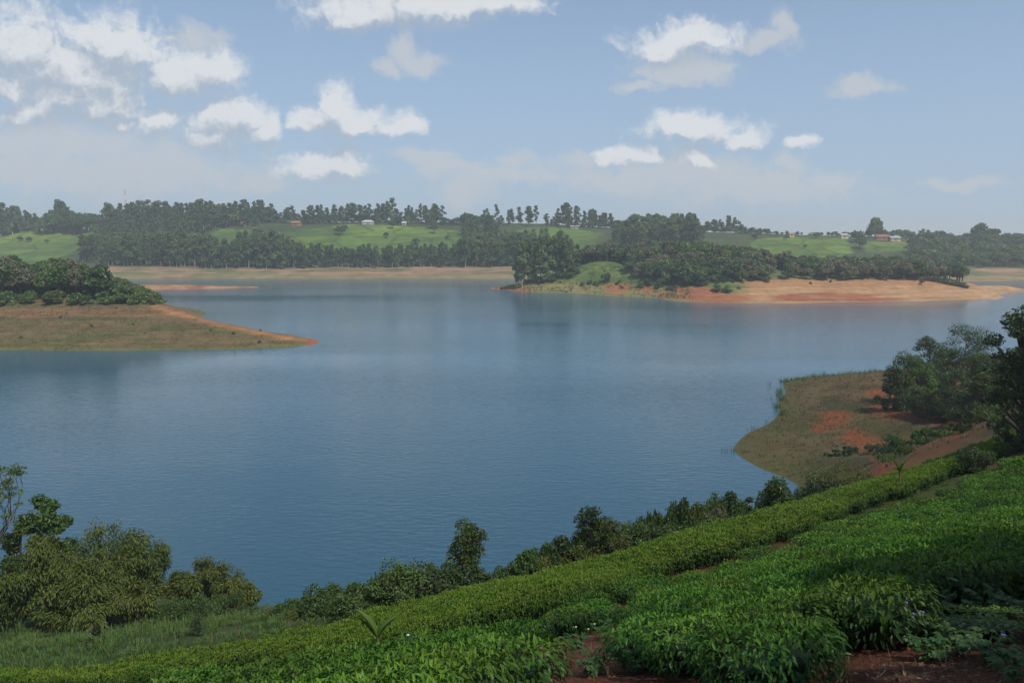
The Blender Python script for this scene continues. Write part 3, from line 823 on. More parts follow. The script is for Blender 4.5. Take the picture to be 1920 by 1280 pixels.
def scatter(n, x0, x1, y0, y1, dmin, seed):
    """dart throwing on a jittered grid"""
    r = np.random.default_rng(seed)
    xs = np.arange(x0, x1, dmin); ys = np.arange(y0, y1, dmin * .87)
    X, Y = np.meshgrid(xs, ys)
    X = X + (np.arange(len(ys)) % 2)[:, None] * dmin * .5
    X = X + r.uniform(-.38, .38, X.shape) * dmin; Y = Y + r.uniform(-.38, .38, Y.shape) * dmin
    return X.ravel(), Y.ravel(), r

# ---- eucalyptus belt along the far shore
r = np.random.default_rng(11)
for row, Y in enumerate((580, 588, 598, 610)):
    px = 192.0 + row * 4
    while px < 985:
        q = px + r.uniform(-3, 3); Yj = Y + r.uniform(-3, 3)
        X, Yv, z = spot(q, Yj, h_far)
        top = interp([(190, 462), (240, 436), (330, 432), (420, 445), (470, 425), (530, 440), (560, 456), (700, 460), (840, 456), (900, 440), (960, 432), (990, 440)], q)
        zt = W(q, top, Yj)[2]
        h = max(9, (zt - z) * r.uniform(.70, 1.06))
        lab = ('tall eucalyptus in the dense left half of the belt on the far shore' if q < 560 else 'young eucalyptus in the even belt below the far hill field')
        plant('euc', X, Yv, z, h, r.uniform(.85, 1.25), lab, 'tree', 'eucalyptus belt along the far shore')
        px += r.uniform(8, 12) * (1 + .15 * row)
# ---- wood on the left slope
X, Y, r = scatter(0, -520, -150, 610, 800, 9.5, 12)
Z = h_far(X, Y); qx, qy = proj(X, Y, Z)
WOOD = [(150,495),(185,462),(215,425),(240,405),(330,400),(455,402),(530,412),(470,426),(420,430),(335,470),(345,500)]
for x, y, z, k in zip(X, Y, Z, in_poly(qx, qy, WOOD)):
    if k:
        if r.random() < .72: plant('euc', x, y, z, r.uniform(13, 21), r.uniform(.95, 1.4), 'eucalyptus in the wood climbing the slope left of the middle field', 'tree', 'wood on the left slope')
        else: plant('broad', x, y, z, r.uniform(8, 14), r.uniform(.9, 1.2), 'rounded tree in the wood climbing the slope left of the middle field', 'tree', 'wood on the left slope')
# ---- skyline
SKYLINE = [(-20,380),(0,378),(30,385),(60,402),(85,396),(105,372),(115,366),(130,380),(150,386),(185,392),(205,380),(240,383),(270,375),(300,378),(345,375),(390,374),(425,378),(440,392),(480,386),(520,392),(550,386),(558,412),(565,384),(620,385),(655,380),(680,384),(720,380),(735,372),(748,395),(758,392),(765,385),(800,380),(828,386),(836,410),(845,411),(865,398),(875,393),(900,398),(935,382),(950,396),(965,390),(990,385),(1018,388),(1032,405),(1036,418),(1043,392),(1060,380),(1100,392),(1143,395),(1150,412),(1175,414),(1182,402),(1230,400),(1280,400),(1305,403),(1320,412),(1345,412),(1365,402),(1385,412),(1395,425),(1440,428)]
r = np.random.default_rng(13)
for Y in (762, 775, 790):
    px = -20.0
    while px < 1440:
        q = px + r.uniform(-3, 3)
        X, Yv, z = spot(q, Y + r.uniform(-4, 4), h_far)
        zt = W(q, interp(SKYLINE, q), Yv)[2]
        h = (zt - z) * r.choice([1.0, .96, .86, .7, .5])
        px += r.uniform(8, 19)
        if 925 < q < 1036 and r.random() < .45: continue          # sky shows between the stems here
        if h < 4: continue
        if 80 < q < 190 or 420 < q < 440 or 836 < q < 900: plant('dark' if r.random() < .5 else 'broad', X, Yv, z, min(h, 24), .8 if h > 14 else 1.05, 'broad-crowned tree among the skyline trees of the far left ridge', 'tree', 'skyline trees on the ridge')
        elif 1100 < q < 1150 or (800 < q < 836): plant('euc', X, Yv, z, h, 1.25, 'dense dark tree in the skyline row right of the middle field', 'tree', 'skyline trees on the ridge')
        else: plant('euc', X, Yv, z, h, r.uniform(.85, 1.5) * (1.2 if h < 14 else 1), 'slender eucalyptus on the skyline of the far ridge', 'tree', 'skyline trees on the ridge')
# understorey below the skyline trees and hedgerows along the field tops
r = np.random.default_rng(14)
for px in np.arange(190, 1440, 6):
    if 940 < px < 1040: continue
    X, Yv, z = spot(px + r.uniform(-4, 4), 756 + (30 if int(px) % 4 == 0 else 0) + r.uniform(-4, 6), h_far)
    plant(r.choice(['broad', 'dark', 'broad']), X, Yv, z, r.uniform(4, 7.5), r.uniform(1.0, 1.5), 'low rounded tree in the undergrowth along the top of the far fields', 'tree', 'undergrowth along the ridge')
# ---- tall stand behind the headland
X, Y, r = scatter(0, 60, 185, 640, 700, 8.5, 15)
Z = h_far(X, Y)
for x, y, z in zip(X, Y, Z):
    q = proj(x, y, z)[0]
    if 1150 < q < 1315:
        zt = W(q, interp([(1150, 425), (1185, 405), (1300, 402), (1315, 425)], q), y)[2]
        plant('euc', x, y, z, (zt - z) * r.uniform(.7, 1.04), 1.15, 'tall eucalyptus in the stand rising behind the wooded headland', 'tree', 'eucalyptus stand behind the headland')
# ---- wood between the middle field and the headland
X, Y, r = scatter(0, -60, 60, 620, 720, 9, 16)
Z = h_far(X, Y); qx, qy = proj(X, Y, Z)
for x, y, z, k in zip(X, Y, Z, in_poly(qx, qy, [(868,470),(870,440),(900,428),(935,430),(925,470),(1040,470),(1040,505),(850,505)])):
    if k: plant('euc', x, y, z, r.uniform(12, 20), 1.15, 'eucalyptus in the gully between the two middle fields', 'tree', 'trees in the gully')
# ---- right ridge
SKY_R = [(1395,430),(1440,430),(1480,432),(1520,435),(1560,430),(1600,430),(1620,432),(1640,412),(1655,425),(1700,426),(1740,430),(1775,437),(1800,441),(1815,422),(1835,418),(1870,428),(1890,440),(1930,446)]
r = np.random.default_rng(17)
for Y in (735, 752):
    for px in np.arange(1390, 1950, 9.5):
        q = px + r.uniform(-4, 4)
        X, Yv, z = spot(q, Y + r.uniform(-5, 5), h_far)
        h = (W(q, interp(SKY_R, q), Yv)[2] - z) * r.uniform(.55, 1.02)
        if h < 2.5: continue
        k = r.choice(['broad', 'dark', 'euc', 'broad'])
        plant(k, X, Yv, z, h, r.uniform(.9, 1.3), 'tree in the low skyline row of the far right ridge', 'tree', 'skyline trees of the right ridge')
X, Y, r = scatter(0, 290, 520, 560, 730, 9, 18)
Z = h_far(X, Y); qx, qy = proj(X, Y, Z)
RW = [(1700,505),(1705,470),(1720,455),(1760,440),(1930,440),(1930,512),(1830,505)]
for x, y, z, k in zip(X, Y, Z, in_poly(qx, qy, RW)):
    if k: plant(r.choice(['broad', 'broad', 'dark', 'brown']), x, y, z, r.uniform(6, 13), r.uniform(.9, 1.25), 'tree in the mixed wood on the far right slope', 'tree', 'mixed wood on the right slope')
# hedge of trees between the two right fields, field trees on the middle hill
for q, py, Y, h, k, w, lab in [
    (1607, 458, 690, 15, 'broad', 1.0, 'rounded tree between the two right-hand fields, upper one'), (1612, 470, 660, 13, 'dark', 1.0, 'dark tree between the two right-hand fields, lower one'),
    (1640, 440, 715, 23, 'broad', .75, 'tall pyramid-shaped tree left of the red-roofed house'),
    (735, 433, 725, 10, 'dark', 1.0, 'dark round tree near the top of the middle field'), (637, 447, 690, 10, 'broad', 1.2, 'pair-crowned bushy tree in the left part of the middle field'),
    (646, 440, 705, 8, 'broad', 1.0, 'smaller bush just above the bushy tree of the middle field'), (724, 450, 690, 7, 'dark', 1.0, 'small dark round bush in the centre of the middle field'),
    (814, 437, 715, 10, 'dark', 1.0, 'dark tree by the right edge of the middle field'), (812, 428, 735, 12, 'broad', 1.0, 'tree at the top right edge of the middle field'),
    (711, 424, 740, 8, 'broad', .9, 'slim bush below the white-roofed house'), (746, 420, 745, 9, 'dark', 1.3, 'wide dark bush at the top edge of the middle field'),
    (838, 452, 690, 4, 'dark', 1.2, 'low dark shrub low down on the right of the middle field'), (780, 462, 672, 7, 'broad', 1.3, 'bush standing above the belt in the middle field'),
    (124, 430, 775, 6, 'dark', 1.2, 'small dark bush in the middle of the left hill field'), (38, 447, 735, 6, 'broad', 1.3, 'first bush from the left edge in the left hill field'),
    (55, 447, 735, 6, 'broad', 1.3, 'second bush from the left edge in the left hill field'), (88, 449, 730, 5, 'dark', 1.2, 'third bush from the left edge in the left hill field'),
    (182, 413, 800, 14, 'dark', 1.2, 'dark spreading tree at the top right of the left hill field'), (1415, 455, 690, 8, 'dark', 1.1, 'dark bush at the left edge of the right-hand field'),
    (1475, 456, 690, 7, 'broad', 1.0, 'bush in the upper part of the right-hand field'), (1510, 467, 660, 4, 'dark', 1.1, 'small dark shrub in the middle of the right-hand field'),
    (1530, 446, 705, 8, 'broad', 1.1, 'bush at the top edge of the right-hand field'), (416, 426, 735, 7, 'dark', 1.6, 'wide low bush at the top of the narrow left field'),
    (115, 412, 815, 31, 'dark', .62, 'tallest broad dark tree on the left skyline'), (1836, 452, 735, 22, 'dark', .9, 'tallest tree clump on the far right skyline'), (1862, 455, 735, 18, 'dark', .9, 'second tall tree clump on the far right skyline')]:
    X, Yv, z = spot(q, Y, h_far)
    plant(k, X, Yv, z, h, w, lab, 'tree')
# far-left distant trees
r = np.random.default_rng(19)
for px in np.arange(-20, 190, 9):
    X, Yv, z = spot(px, 850 + r.uniform(-12, 25), h_far)
    h = (W(px, interp([(-20, 384), (40, 388), (70, 402), (190, 405)], px), Yv)[2] - z) * r.uniform(.7, 1)
    if h > 3: plant('dark', X, Yv, z, min(h, 20), 1.0, 'distant dark tree on the hazy ridge at the far left', 'tree', 'distant trees at the far left')
X, Y, r = scatter(0, -530, -370, 690, 800, 9, 20)
Z = h_far(X, Y); qx, qy = proj(X, Y, Z)
for x, y, z, k in zip(X, Y, Z, in_poly(qx, qy, [(-40,500),(100,492),(165,465),(215,470),(215,505),(-40,515)]) | in_poly(qx, qy, [(-40,440),(-40,415),(70,415),(85,425),(40,436)])):
    if k: plant(r.choice(['euc', 'broad', 'dark']), x, y, z, r.uniform(8, 14), 1.1, 'tree in the scattered wood around the left hill field', 'tree', 'trees around the left hill field')

# ---- headland: grey-leaved thicket, greener patches, tall pale-stemmed eucalyptus at its left end
X, Y, r = scatter(0, 5, 240, 385, 468, 5.6, 21)
Z = h_mid(X, Y); qx, qy = proj(X, Y, Z)
A = [(1085,520),(1095,480),(1150,470),(1440,480),(1450,528),(1330,536),(1290,540),(1240,535),(1180,520)]
B = [(1475,528),(1480,490),(1800,490),(1815,530),(1700,527),(1600,525)]
SLOPE = [(1075,530),(1080,500),(1110,478),(1165,474),(1185,520),(1200,545),(1100,545)]
inA = in_poly(qx, qy, A) & ~in_poly(qx, qy, SLOPE); inB = in_poly(qx, qy, B)
inA |= (X > 25) & (X < 150) & (Y > np.where(X < 72, 442, 425)) & (Y < 466) & (Z > 6)
for x, y, z, a, b in zip(X, Y, Z, inA, inB):
    if z < 3.5: continue
    if a:
        k = r.choice(['brown', 'brown', 'broad', 'broad', 'dark'])
        plant(k, x, y, z, r.uniform(7, 13.5), r.uniform(.85, 1.2), {'brown': 'grey-brown tree in the thicket on the wooded headland', 'broad': 'green tree in the thicket on the wooded headland', 'dark': 'dark green tree in the thicket on the wooded headland'}[k], 'tree', 'thicket on the headland')
    elif b:
        k = r.choice(['brown', 'brown', 'broad', 'broad', 'dark'])
        plant(k, x, y, z, r.uniform(7.5, 13), r.uniform(.8, 1.1), {'brown': 'grey-brown tree in the wood above the pale sandy bank', 'broad': 'green tree in the wood above the pale sandy bank', 'dark': 'dark green tree in the wood above the pale sandy bank'}[k], 'tree', 'wood above the sandy bank')
r = np.random.default_rng(22)
for i, px in enumerate([968, 976, 984, 990, 998, 1006, 1014, 1020, 1029, 1036, 1044, 1052, 1058, 1064, 1072, 1080, 979, 1002, 1025, 1048, 1068]):
    X, Yv, z = spot(px, 430 + r.uniform(-4, 14), h_mid)
    top = interp([(965, 470), (985, 445), (1010, 450), (1030, 445), (1058, 432), (1085, 462)], px)
    plant('euc', X, Yv, z, (W(px, top, Yv)[2] - z) * r.uniform(.82, 1.05), r.uniform(.8, 1.1), 'tall pale-stemmed eucalyptus at the left end of the headland', 'tree', 'pale-stemmed eucalyptus on the headland')
# shrubs under them, on the green slope and along the banks
for x0, x1, y0, y1, n, kinds, hh, lab, grp in [
    (966, 1085, 428, 440, 46, ['dark', 'broad'], (2.5, 5), 'undergrowth bush at the foot of the pale-stemmed eucalyptus', 'undergrowth on the headland'),
    (985, 1330, 400, 428, 60, ['shrub', 'shrub', 'shrub_y'], (1.0, 2.4), 'shrub on the open green slope of the headland', 'shrubs on the headland slope'),
    (1180, 1440, 380, 400, 60, ['shrub', 'brown', 'shrub_d'], (1.6, 4.0), 'bush along the lower edge of the headland thicket', 'bushes along the headland edge')]:
    for i in range(n):
        px = r.uniform(x0, x1)
        X, Yv, z = spot(px, r.uniform(y0, y1), h_mid)
        if z < 3.2: continue
        plant(r.choice(kinds), X, Yv, z, r.uniform(*hh), r.uniform(1.0, 1.6), lab, 'bush', grp)
for q, Y, h, w, k, lab in [(1135, 415, 7.5, .95, 'dark', 'dark round bush standing alone on the green slope of the headland'), (1345, 368, 3.2, 1.8, 'shrub', 'low green bush on the red bank, left one'), (1362, 366, 3.0, 1.7, 'shrub_d', 'low green bush on the red bank, right one'),
                           (1728, 389, 3.4, 1.0, 'brown', 'pale dry bush at the top of the sandy bank'), (1558, 388, 1.8, .8, 'shrub_d', 'tiny dark shrub alone on the sandy bank'), (1520, 385, 1.5, .9, 'shrub', 'tiny green shrub on the sandy bank'),
                           (1385, 372, 1.6, 1.3, 'shrub', 'small bush at the left end of the sandy bank')]:
    X, Yv, z = spot(q, Y, h_mid); plant(k, X, Yv, z, h, w, lab, 'bush')
for i, q in enumerate(np.linspace(1752, 1808, 9)):
    X, Yv, z = spot(q, 396 - i * .6, h_mid)
    plant('shrub_d', X, Yv, z, 2.6, 1.6, 'dark shrub in the low hedge running down the sandy bank', 'bush', 'hedge down the sandy bank')

# ---- left peninsula
X, Y, r = scatter(0, -200, -88, 239, 286, 4.0, 23)
Z = h_left(X, Y); qx, qy = proj(X, Y, Z)
edge = interp([(-400, 576), (0, 574), (150, 572), (230, 573), (292, 574), (300, 560)], qx)
for x, y, z, q, yy, e in zip(X, Y, Z, qx, qy, edge):
    if q > 296 or yy > e or z < 2.0: continue
    top = interp([(-200, 462), (0, 474), (30, 470), (60, 490), (85, 476), (130, 470), (165, 488), (185, 482), (200, 505), (225, 510), (260, 530), (295, 540)], q)
    zt = W(q, top, y)[2]
    front = yy > e - 12
    h = min((zt - z) * r.uniform(.75, 1.04), 14.0)
    if front: h = min(h, r.uniform(2.5, 4.5))
    if h < 1.6: continue
    k = r.choice(['broad', 'broad', 'broad', 'dark', 'brown'])
    if q > 215 and h < 5: k = r.choice(['shrub_y', 'shrub', 'broad'])
    elif front: k = r.choice(['broad', 'shrub_y', 'broad', 'shrub'])
    if q > 100 and q < 180 and not front and r.random() < .5: k = 'brown'
    lab = {'broad': 'green tree', 'dark': 'dark green tree', 'brown': 'dull grey-brown tree', 'shrub_y': 'yellow-green bush', 'shrub': 'green bush'}[k]
    plant(k, x, y, z, h, r.uniform(.85, 1.15) * (1.25 if h < 6 else .95), lab + (' at the grassy edge of the thicket on the left peninsula' if front else ' in the thicket on the left peninsula'), 'bush' if 'bush' in lab else 'tree', 'thicket on the left peninsula')
r = np.random.default_rng(24)
for i in range(16):
    px = r.uniform(-20, 560); Y = r.uniform(212, 238)
    X, Yv, z = spot(px, Y, h_left)
    if z < .5: continue
    qx_, qy_ = proj(X, Yv, z)
    if qy_ < 578: continue
    if r.random() < .6: px_ = 300 + (px / 580) * 120
    plant(r.choice(['shrub', 'shrub_d']), X, Yv, z, r.uniform(.35, .9), r.uniform(1, 1.6), 'low shrub dotted over the grassy bank of the left peninsula', 'bush', 'shrubs on the left bank')

# ---- plant them: up to 280 of a kind as single trees, the rest as one mass per kind
def place_words():
    """trees of one wood that look alike: say where in the wood each one stands"""
    by = {}
    for i, p in enumerate(PLANTED):
        if p[8]: by.setdefault(p[6], []).append(i)
    for lab, ids in by.items():
        if len(ids) < 10: continue
        q = np.array([PLANTED[i][1] / PLANTED[i][2] for i in ids]); d = np.array([PLANTED[i][2] for i in ids]); h = np.array([PLANTED[i][4] for i in ids])
        n = 7 if len(ids) > 40 else 5 if len(ids) > 20 else 3
        words = {3: ['left', 'middle', 'right'], 5: ['left end', 'left part', 'middle', 'right part', 'right end'], 7: ['left end', 'left part', 'mid-left', 'middle', 'mid-right', 'right part', 'right end']}[n]
        qr = np.argsort(np.argsort(q)) * n // len(ids); dm, hm = np.median(d), np.median(h)
        for i, k, dd, hh in zip(ids, qr, d, h):
            p = list(PLANTED[i])
            p[6] = (('taller ' if hh > hm else 'shorter ') if not lab.startswith(('tall ', 'low ')) else '') + lab + ', ' + words[k] + (', near side' if dd < dm else ', far side')
            w = p[6].split()
            if len(w) > 16: p[6] = ' '.join(lab.split()) + ', ' + words[k]
            PLANTED[i] = tuple(p)
place_words()
def plant_all():
    by = {}
    for p in PLANTED: by.setdefault(p[0], []).append(p)
    rr = np.random.default_rng(99)
    for kind, lst in by.items():
        meshes, h0, name = SHAPES[kind]
        lst.sort(key=lambda p: -(p[4] / p[2]) - (5 if p[8] is None else 0))
        rest = lst[280:]
        part_t, part_c = ('stem', 'foliage') if 'shrub' in kind else ('trunk', 'crown')
        for p in lst[:280]:
            _, x, y, z, h, w, lab, cat, grp = p
            t, c = meshes[rr.integers(len(meshes))]
            s = h / h0
            wf = s * w if kind != 'euc' else max(s, .75) * w
            o = thing(name, (x, y, z - .15), lab, cat, grp, rr.uniform(0, 6.28), (wf, wf, s))
            link(part_t, t, o); link(part_c, c, o)
        if rest:
            mbV, mbF, mbT, mi, n = [], [], [], [], 0
            src = {}
            for p in rest:
                _, x, y, z, h, w, *_r = p
                t, c = meshes[rr.integers(len(meshes))]
                for which, me in ((0, c), (1, t)):
                    if me.name not in src:
                        co = np.empty(len(me.vertices) * 3, np.float32); me.vertices.foreach_get('co', co)
                        fi = np.empty(len(me.loops), np.int32); me.loops.foreach_get('vertex_index', fi)
                        ti = np.empty(len(me.vertices), np.float32); me.attributes['tint'].data.foreach_get('value', ti)
                        src[me.name] = (co.reshape(-1, 3), fi.reshape(-1, 4), ti)
                    co, fi, ti = src[me.name]
                    s = h / h0; wf = s * w if kind != 'euc' else max(s, .75) * w
                    a = rr.uniform(0, 6.28); ca, sa = math.cos(a), math.sin(a)
                    V = co * (wf, wf, s)
                    V = np.c_[V[:, 0] * ca - V[:, 1] * sa + x, V[:, 0] * sa + V[:, 1] * ca + y, V[:, 2] + z - .15]
                    if which == 0:                       # far crowns in the mass: fewer, larger leaf sprays
                        Q = V.reshape(-1, 4, 3); keep = rr.random(len(Q)) < .34
                        cq = Q.mean(1, keepdims=True); Q = (cq + (Q - cq) * 1.6)[keep]
                        V = Q.reshape(-1, 3); fi = np.arange(len(V)).reshape(-1, 4); ti = ti.reshape(-1, 4)[keep].ravel()
                    mbV.append(V); mbF.append(fi + n); mbT.append(np.clip(ti + rr.normal(0, .12), 0, 1)); mi.append(np.full(len(fi), which)); n += len(V)
            c, t = meshes[0][1], meshes[0][0]
            me = mesh_from(name + '_mass', np.concatenate(mbV), [np.concatenate(mbF)], [c.materials[0], t.materials[0]], tint=np.concatenate(mbT), mat_idx=np.concatenate(mi))
            tag(link('far_wood', me), 'the rest of the far-off ' + name.replace('_', ' ') + 's merging into one wood', 'wood', None, 'stuff')
    print('planted', {k: len(v) for k, v in by.items()})
plant_all()

# ------------------------------------------------------------------ houses on the far hills
M_wall = {k: plain_mat('wall_' + k, c, .85, .12, .5) for k, c in dict(cream=(.58, .50, .36), white=(.42, .41, .38), pink=(.52, .33, .25), brick=(.36, .17, .10), grey=(.42, .40, .37)).items()}
M_roof = {k: plain_mat('roof_' + k, c, .45, .15, .6) for k, c in dict(white=(.46, .47, .48), red=(.27, .10, .08), rust=(.30, .15, .09), grey=(.30, .30, .30)).items()}
M_pane = plain_mat('window_pane', (.03, .04, .05), .15, .1)
M_door = plain_mat('door_paint', (.12, .08, .05), .6, .1)
M_frame = plain_mat('window_frame', (.65, .63, .58), .6, .05)
def house(px, Y, w, d, h, rh, wall, roof, label, rz=0.0, storeys=1, hip=False, hf=h_far, lift=0.0):
    X, Yv, z = spot(px, Y, hf)
    o = thing('house', (X, Yv, z - .3 + lift), label, 'house', 'houses on the far hills', rz)
    mb = MB(); mb.box((-w / 2, -d / 2, -1.5), (w / 2, d / 2, h + .3))
    if not hip:                                     # gable ends
        for sx in (-1, 1):
            x = sx * (w / 2 - .01)
            mb.add([(x, -d / 2, h + .3), (x, d / 2, h + .3), (x, 0, h + rh + .2)], [(0, 1, 2)])
    link('wall', mb.mesh('wall', [M_wall[wall]]), o)
    e = .5; t = .12; z0 = h + .3 - e * rh / (d / 2); zt = h + .3 + rh
    mb = MB(); rx = (w / 2 - d * .4) if hip else w / 2 + e
    V = [(-w / 2 - e, -d / 2 - e, z0), (w / 2 + e, -d / 2 - e, z0), (w / 2 + e, d / 2 + e, z0), (-w / 2 - e, d / 2 + e, z0), (-rx, 0, zt), (rx, 0, zt)]
    V2 = [(a, b, c + t) for a, b, c in V]
    mb.add(V + V2, [(6, 7, 11, 10), (8, 9, 10, 11), (0, 1, 7, 6), (2, 3, 9, 8), (0, 4, 5, 1), (2, 5, 4, 3)])
    mb.add(V + V2, [(7, 8, 11), (9, 6, 10)] if hip else [(1, 5, 7), (2, 8, 5)])
    link('roof', mb.mesh('roof', [M_roof[roof]]), o)
    mb = MB(); mb.box((-.5, -d / 2 - .06, .3), (.5, -d / 2 + .02, 2.4)); link('door', mb.mesh('door', [M_door]), o)
    n = max(1, int(w / 2 / 2.4))
    for st in range(storeys):
        for sx in (-1, 1):
            for k in range(n):
                cx = sx * (1.6 + k * 2.4)
                if abs(cx) > w / 2 - .6: continue
                zb = .3 + 1.0 + st * 2.9
                mb = MB()
                for lo, hi in (((-.6, -.07, 0), (-.5, 0, 1.2)), ((.5, -.07, 0), (.6, 0, 1.2)), ((-.5, -.07, 0), (.5, 0, .1)), ((-.5, -.07, 1.1), (.5, 0, 1.2))): mb.box(lo, hi)
                f = link('window', mb.mesh('window', [M_frame]), o, (cx, -d / 2, zb))
                mb = MB(); mb.box((-.5, -.03, .1), (.5, -.01, 1.1)); link('pane', mb.mesh('pane', [M_pane]), f)
house(690, 742, 11, 6, 2.2, 1.3, 'white', 'white', 'long house with a bright white roof at the top of the middle field', .15, hip=True)
house(758, 744, 3.5, 3, 2.3, .9, 'grey', 'white', 'small white-roofed shed right of the dark bush on the field top', 0)
house(1655, 708, 13, 8, 2.6, 1.9, 'brick', 'red', 'red-roofed house on the right ridge beside the pyramid-shaped tree', -.1, hip=True)
house(1676, 704, 9, 6, 2.6, 1.4, 'pink', 'grey', 'low grey-roofed outbuilding right of the red-roofed house', .1)
house(1581, 712, 6.5, 5, 2.8, 1.5, 'cream', 'grey', 'cream house above the right end of the right-hand field', .2)
house(1483, 712, 4, 4, 2.4, 1.0, 'cream', 'rust', 'tiny cream hut at the top of the right-hand field', .1)
house(64, 835, 15, 9, 9, 1.2, 'pink', 'rust', 'tall pink block of three storeys on the far left skyline', .2, 3)
house(196, 800, 8, 7, 5.8, 1.0, 'cream', 'grey', 'cream two-storey house on the skyline left of the mast', .1, 2)
house(158, 790, 9, 6, 2.8, 1.6, 'brick', 'rust', 'brick house above the left hill field', .1)
house(163, 776, 4.5, 4, 2.2, .9, 'white', 'white', 'small white-roofed shed on the left hill field', 0)
house(237, 768, 5.5, 4, 2.6, 1.2, 'brick', 'white', 'white-roofed house among the trees right of the left field', .2, lift=2)
house(239, 742, 8, 5, 2.6, 1.3, 'brick', 'rust', 'rust-roofed house in the clearing of the left wood', .1)
house(276, 775, 5, 4, 2.6, 1.2, 'white', 'white', 'second white-roofed house among the trees of the left wood', .2, lift=2)
house(303, 765, 6, 5, 3.0, 1.4, 'pink', 'rust', 'pink house half hidden in the left wood', 0, lift=1.5)
house(450, 748, 8, 5, 2.8, 1.4, 'brick', 'rust', 'brown house at the top of the narrow left field', .2)
house(556, 744, 8, 5, 2.8, 1.5, 'brick', 'rust', 'rust-brown house left of the middle field under the trees', -.2)
house(1077, 752, 7, 4, 1.9, .8, 'white', 'grey', 'white house behind the field above the headland', 0)
def mast():
    X, Y, z = spot(238, 860, h_far)
    H = W(238, 356, 860)[2] - z
    o = thing('radio_mast', (X, Y, z), 'thin red and white radio mast on the left skyline', 'mast')
    m_r, m_w = plain_mat('mast_red', (.45, .10, .07), .6, .05), plain_mat('mast_white', (.7, .7, .7), .6, .05)
    mb = MB()
    def leg(k, t):
        a = k * 2.0944; q = .9 * (1 - t) + .22
        return np.array([q * math.cos(a), q * math.sin(a), H * t])
    n = 14
    for k in range(3):
        for i in range(n):
            mb.tube([leg(k, i / n), leg(k, (i + 1) / n)], [.09, .09], 4, (i // 2) % 2)
            mb.tube([leg(k, i / n), leg((k + 1) % 3, (i + 1) / n)], [.045, .045], 3, (i // 2) % 2)
            mb.tube([leg(k, i / n), leg((k + 1) % 3, i / n)], [.045, .045], 3, (i // 2) % 2)
    link('lattice', mb.mesh('lattice', [m_r, m_w]), o)
    a = MB(); a.tube([(0, 0, H - .5), (0, 0, H + 3)], [.07, .03], 5); link('antenna', a.mesh('antenna', [m_w]), o)
    d = MB(); th = np.linspace(0, 6.28, 13)[:-1]
    V = np.r_[np.c_[.6 * np.cos(th), np.full(12, -.35), .6 * np.sin(th)], [(0, -.1, 0)]]
    d.add(V, [(i, (i + 1) % 12, 12) for i in range(12)]); link('dish', d.mesh('dish', [m_w]), o, (0, -.5, H * .8))
mast()

# ------------------------------------------------------------------ near plants
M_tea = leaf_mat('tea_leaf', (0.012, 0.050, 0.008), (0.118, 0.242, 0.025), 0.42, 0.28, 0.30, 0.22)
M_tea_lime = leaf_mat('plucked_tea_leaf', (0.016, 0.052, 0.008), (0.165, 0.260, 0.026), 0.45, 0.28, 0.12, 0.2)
M_twig = plain_mat('tea_stem', (0.060, 0.045, 0.030), 0.9, 0.3, 8.0)
M_grass = leaf_mat('grass_blade', (0.050, 0.105, 0.018), (0.150, 0.225, 0.048), 0.55, 0.3, 0.1)
M_drygrass = leaf_mat('dry_grass_blade', (0.075, 0.070, 0.028), (0.220, 0.170, 0.080), 0.7, 0.25, 0.1)
M_banana = leaf_mat('banana_leaf', (0.055, 0.120, 0.018), (0.130, 0.220, 0.035), 0.4, 0.35, 0.08)
M_weed = leaf_mat('weed_leaf', (0.020, 0.062, 0.014), (0.070, 0.145, 0.032), 0.5, 0.25, 0.15)
M_dead = leaf_mat('dead_leaf', (0.060, 0.030, 0.018), (0.260, 0.165, 0.095), 0.8, 0.1, 0.1)
M_purple = plain_mat('purple_petal', (0.36, 0.24, 0.62), 0.6, 0.1)
M_white = plain_mat('white_petal', (0.78, 0.78, 0.76), 0.6, 0.05)
M_flower_eye = plain_mat('flower_centre', (0.55, 0.40, 0.05), 0.6, 0.05)
M_pseudostem = plain_mat('banana_stem', (0.16, 0.10, 0.05), 0.8, 0.45, 6.0)
M_straw = plain_mat('straw', (0.17, 0.115, 0.065), 0.85, 0.4, 6.0)

def ground_px(px, py, hf=h_near, y0=3.0, y1=130.0):
    a, y, z = ray(px, py)
    Ys = np.geomspace(y0, y1, 700)
    g = hf(a / y * Ys, Ys) - (EYE + z / y * Ys)
    k = np.argmax(g > 0) if (g > 0).any() else len(Ys) - 1
    Y = Ys[k]
    return a / y * Y, Y, float(hf(np.array([a / y * Y]), np.array([Y]))[0])

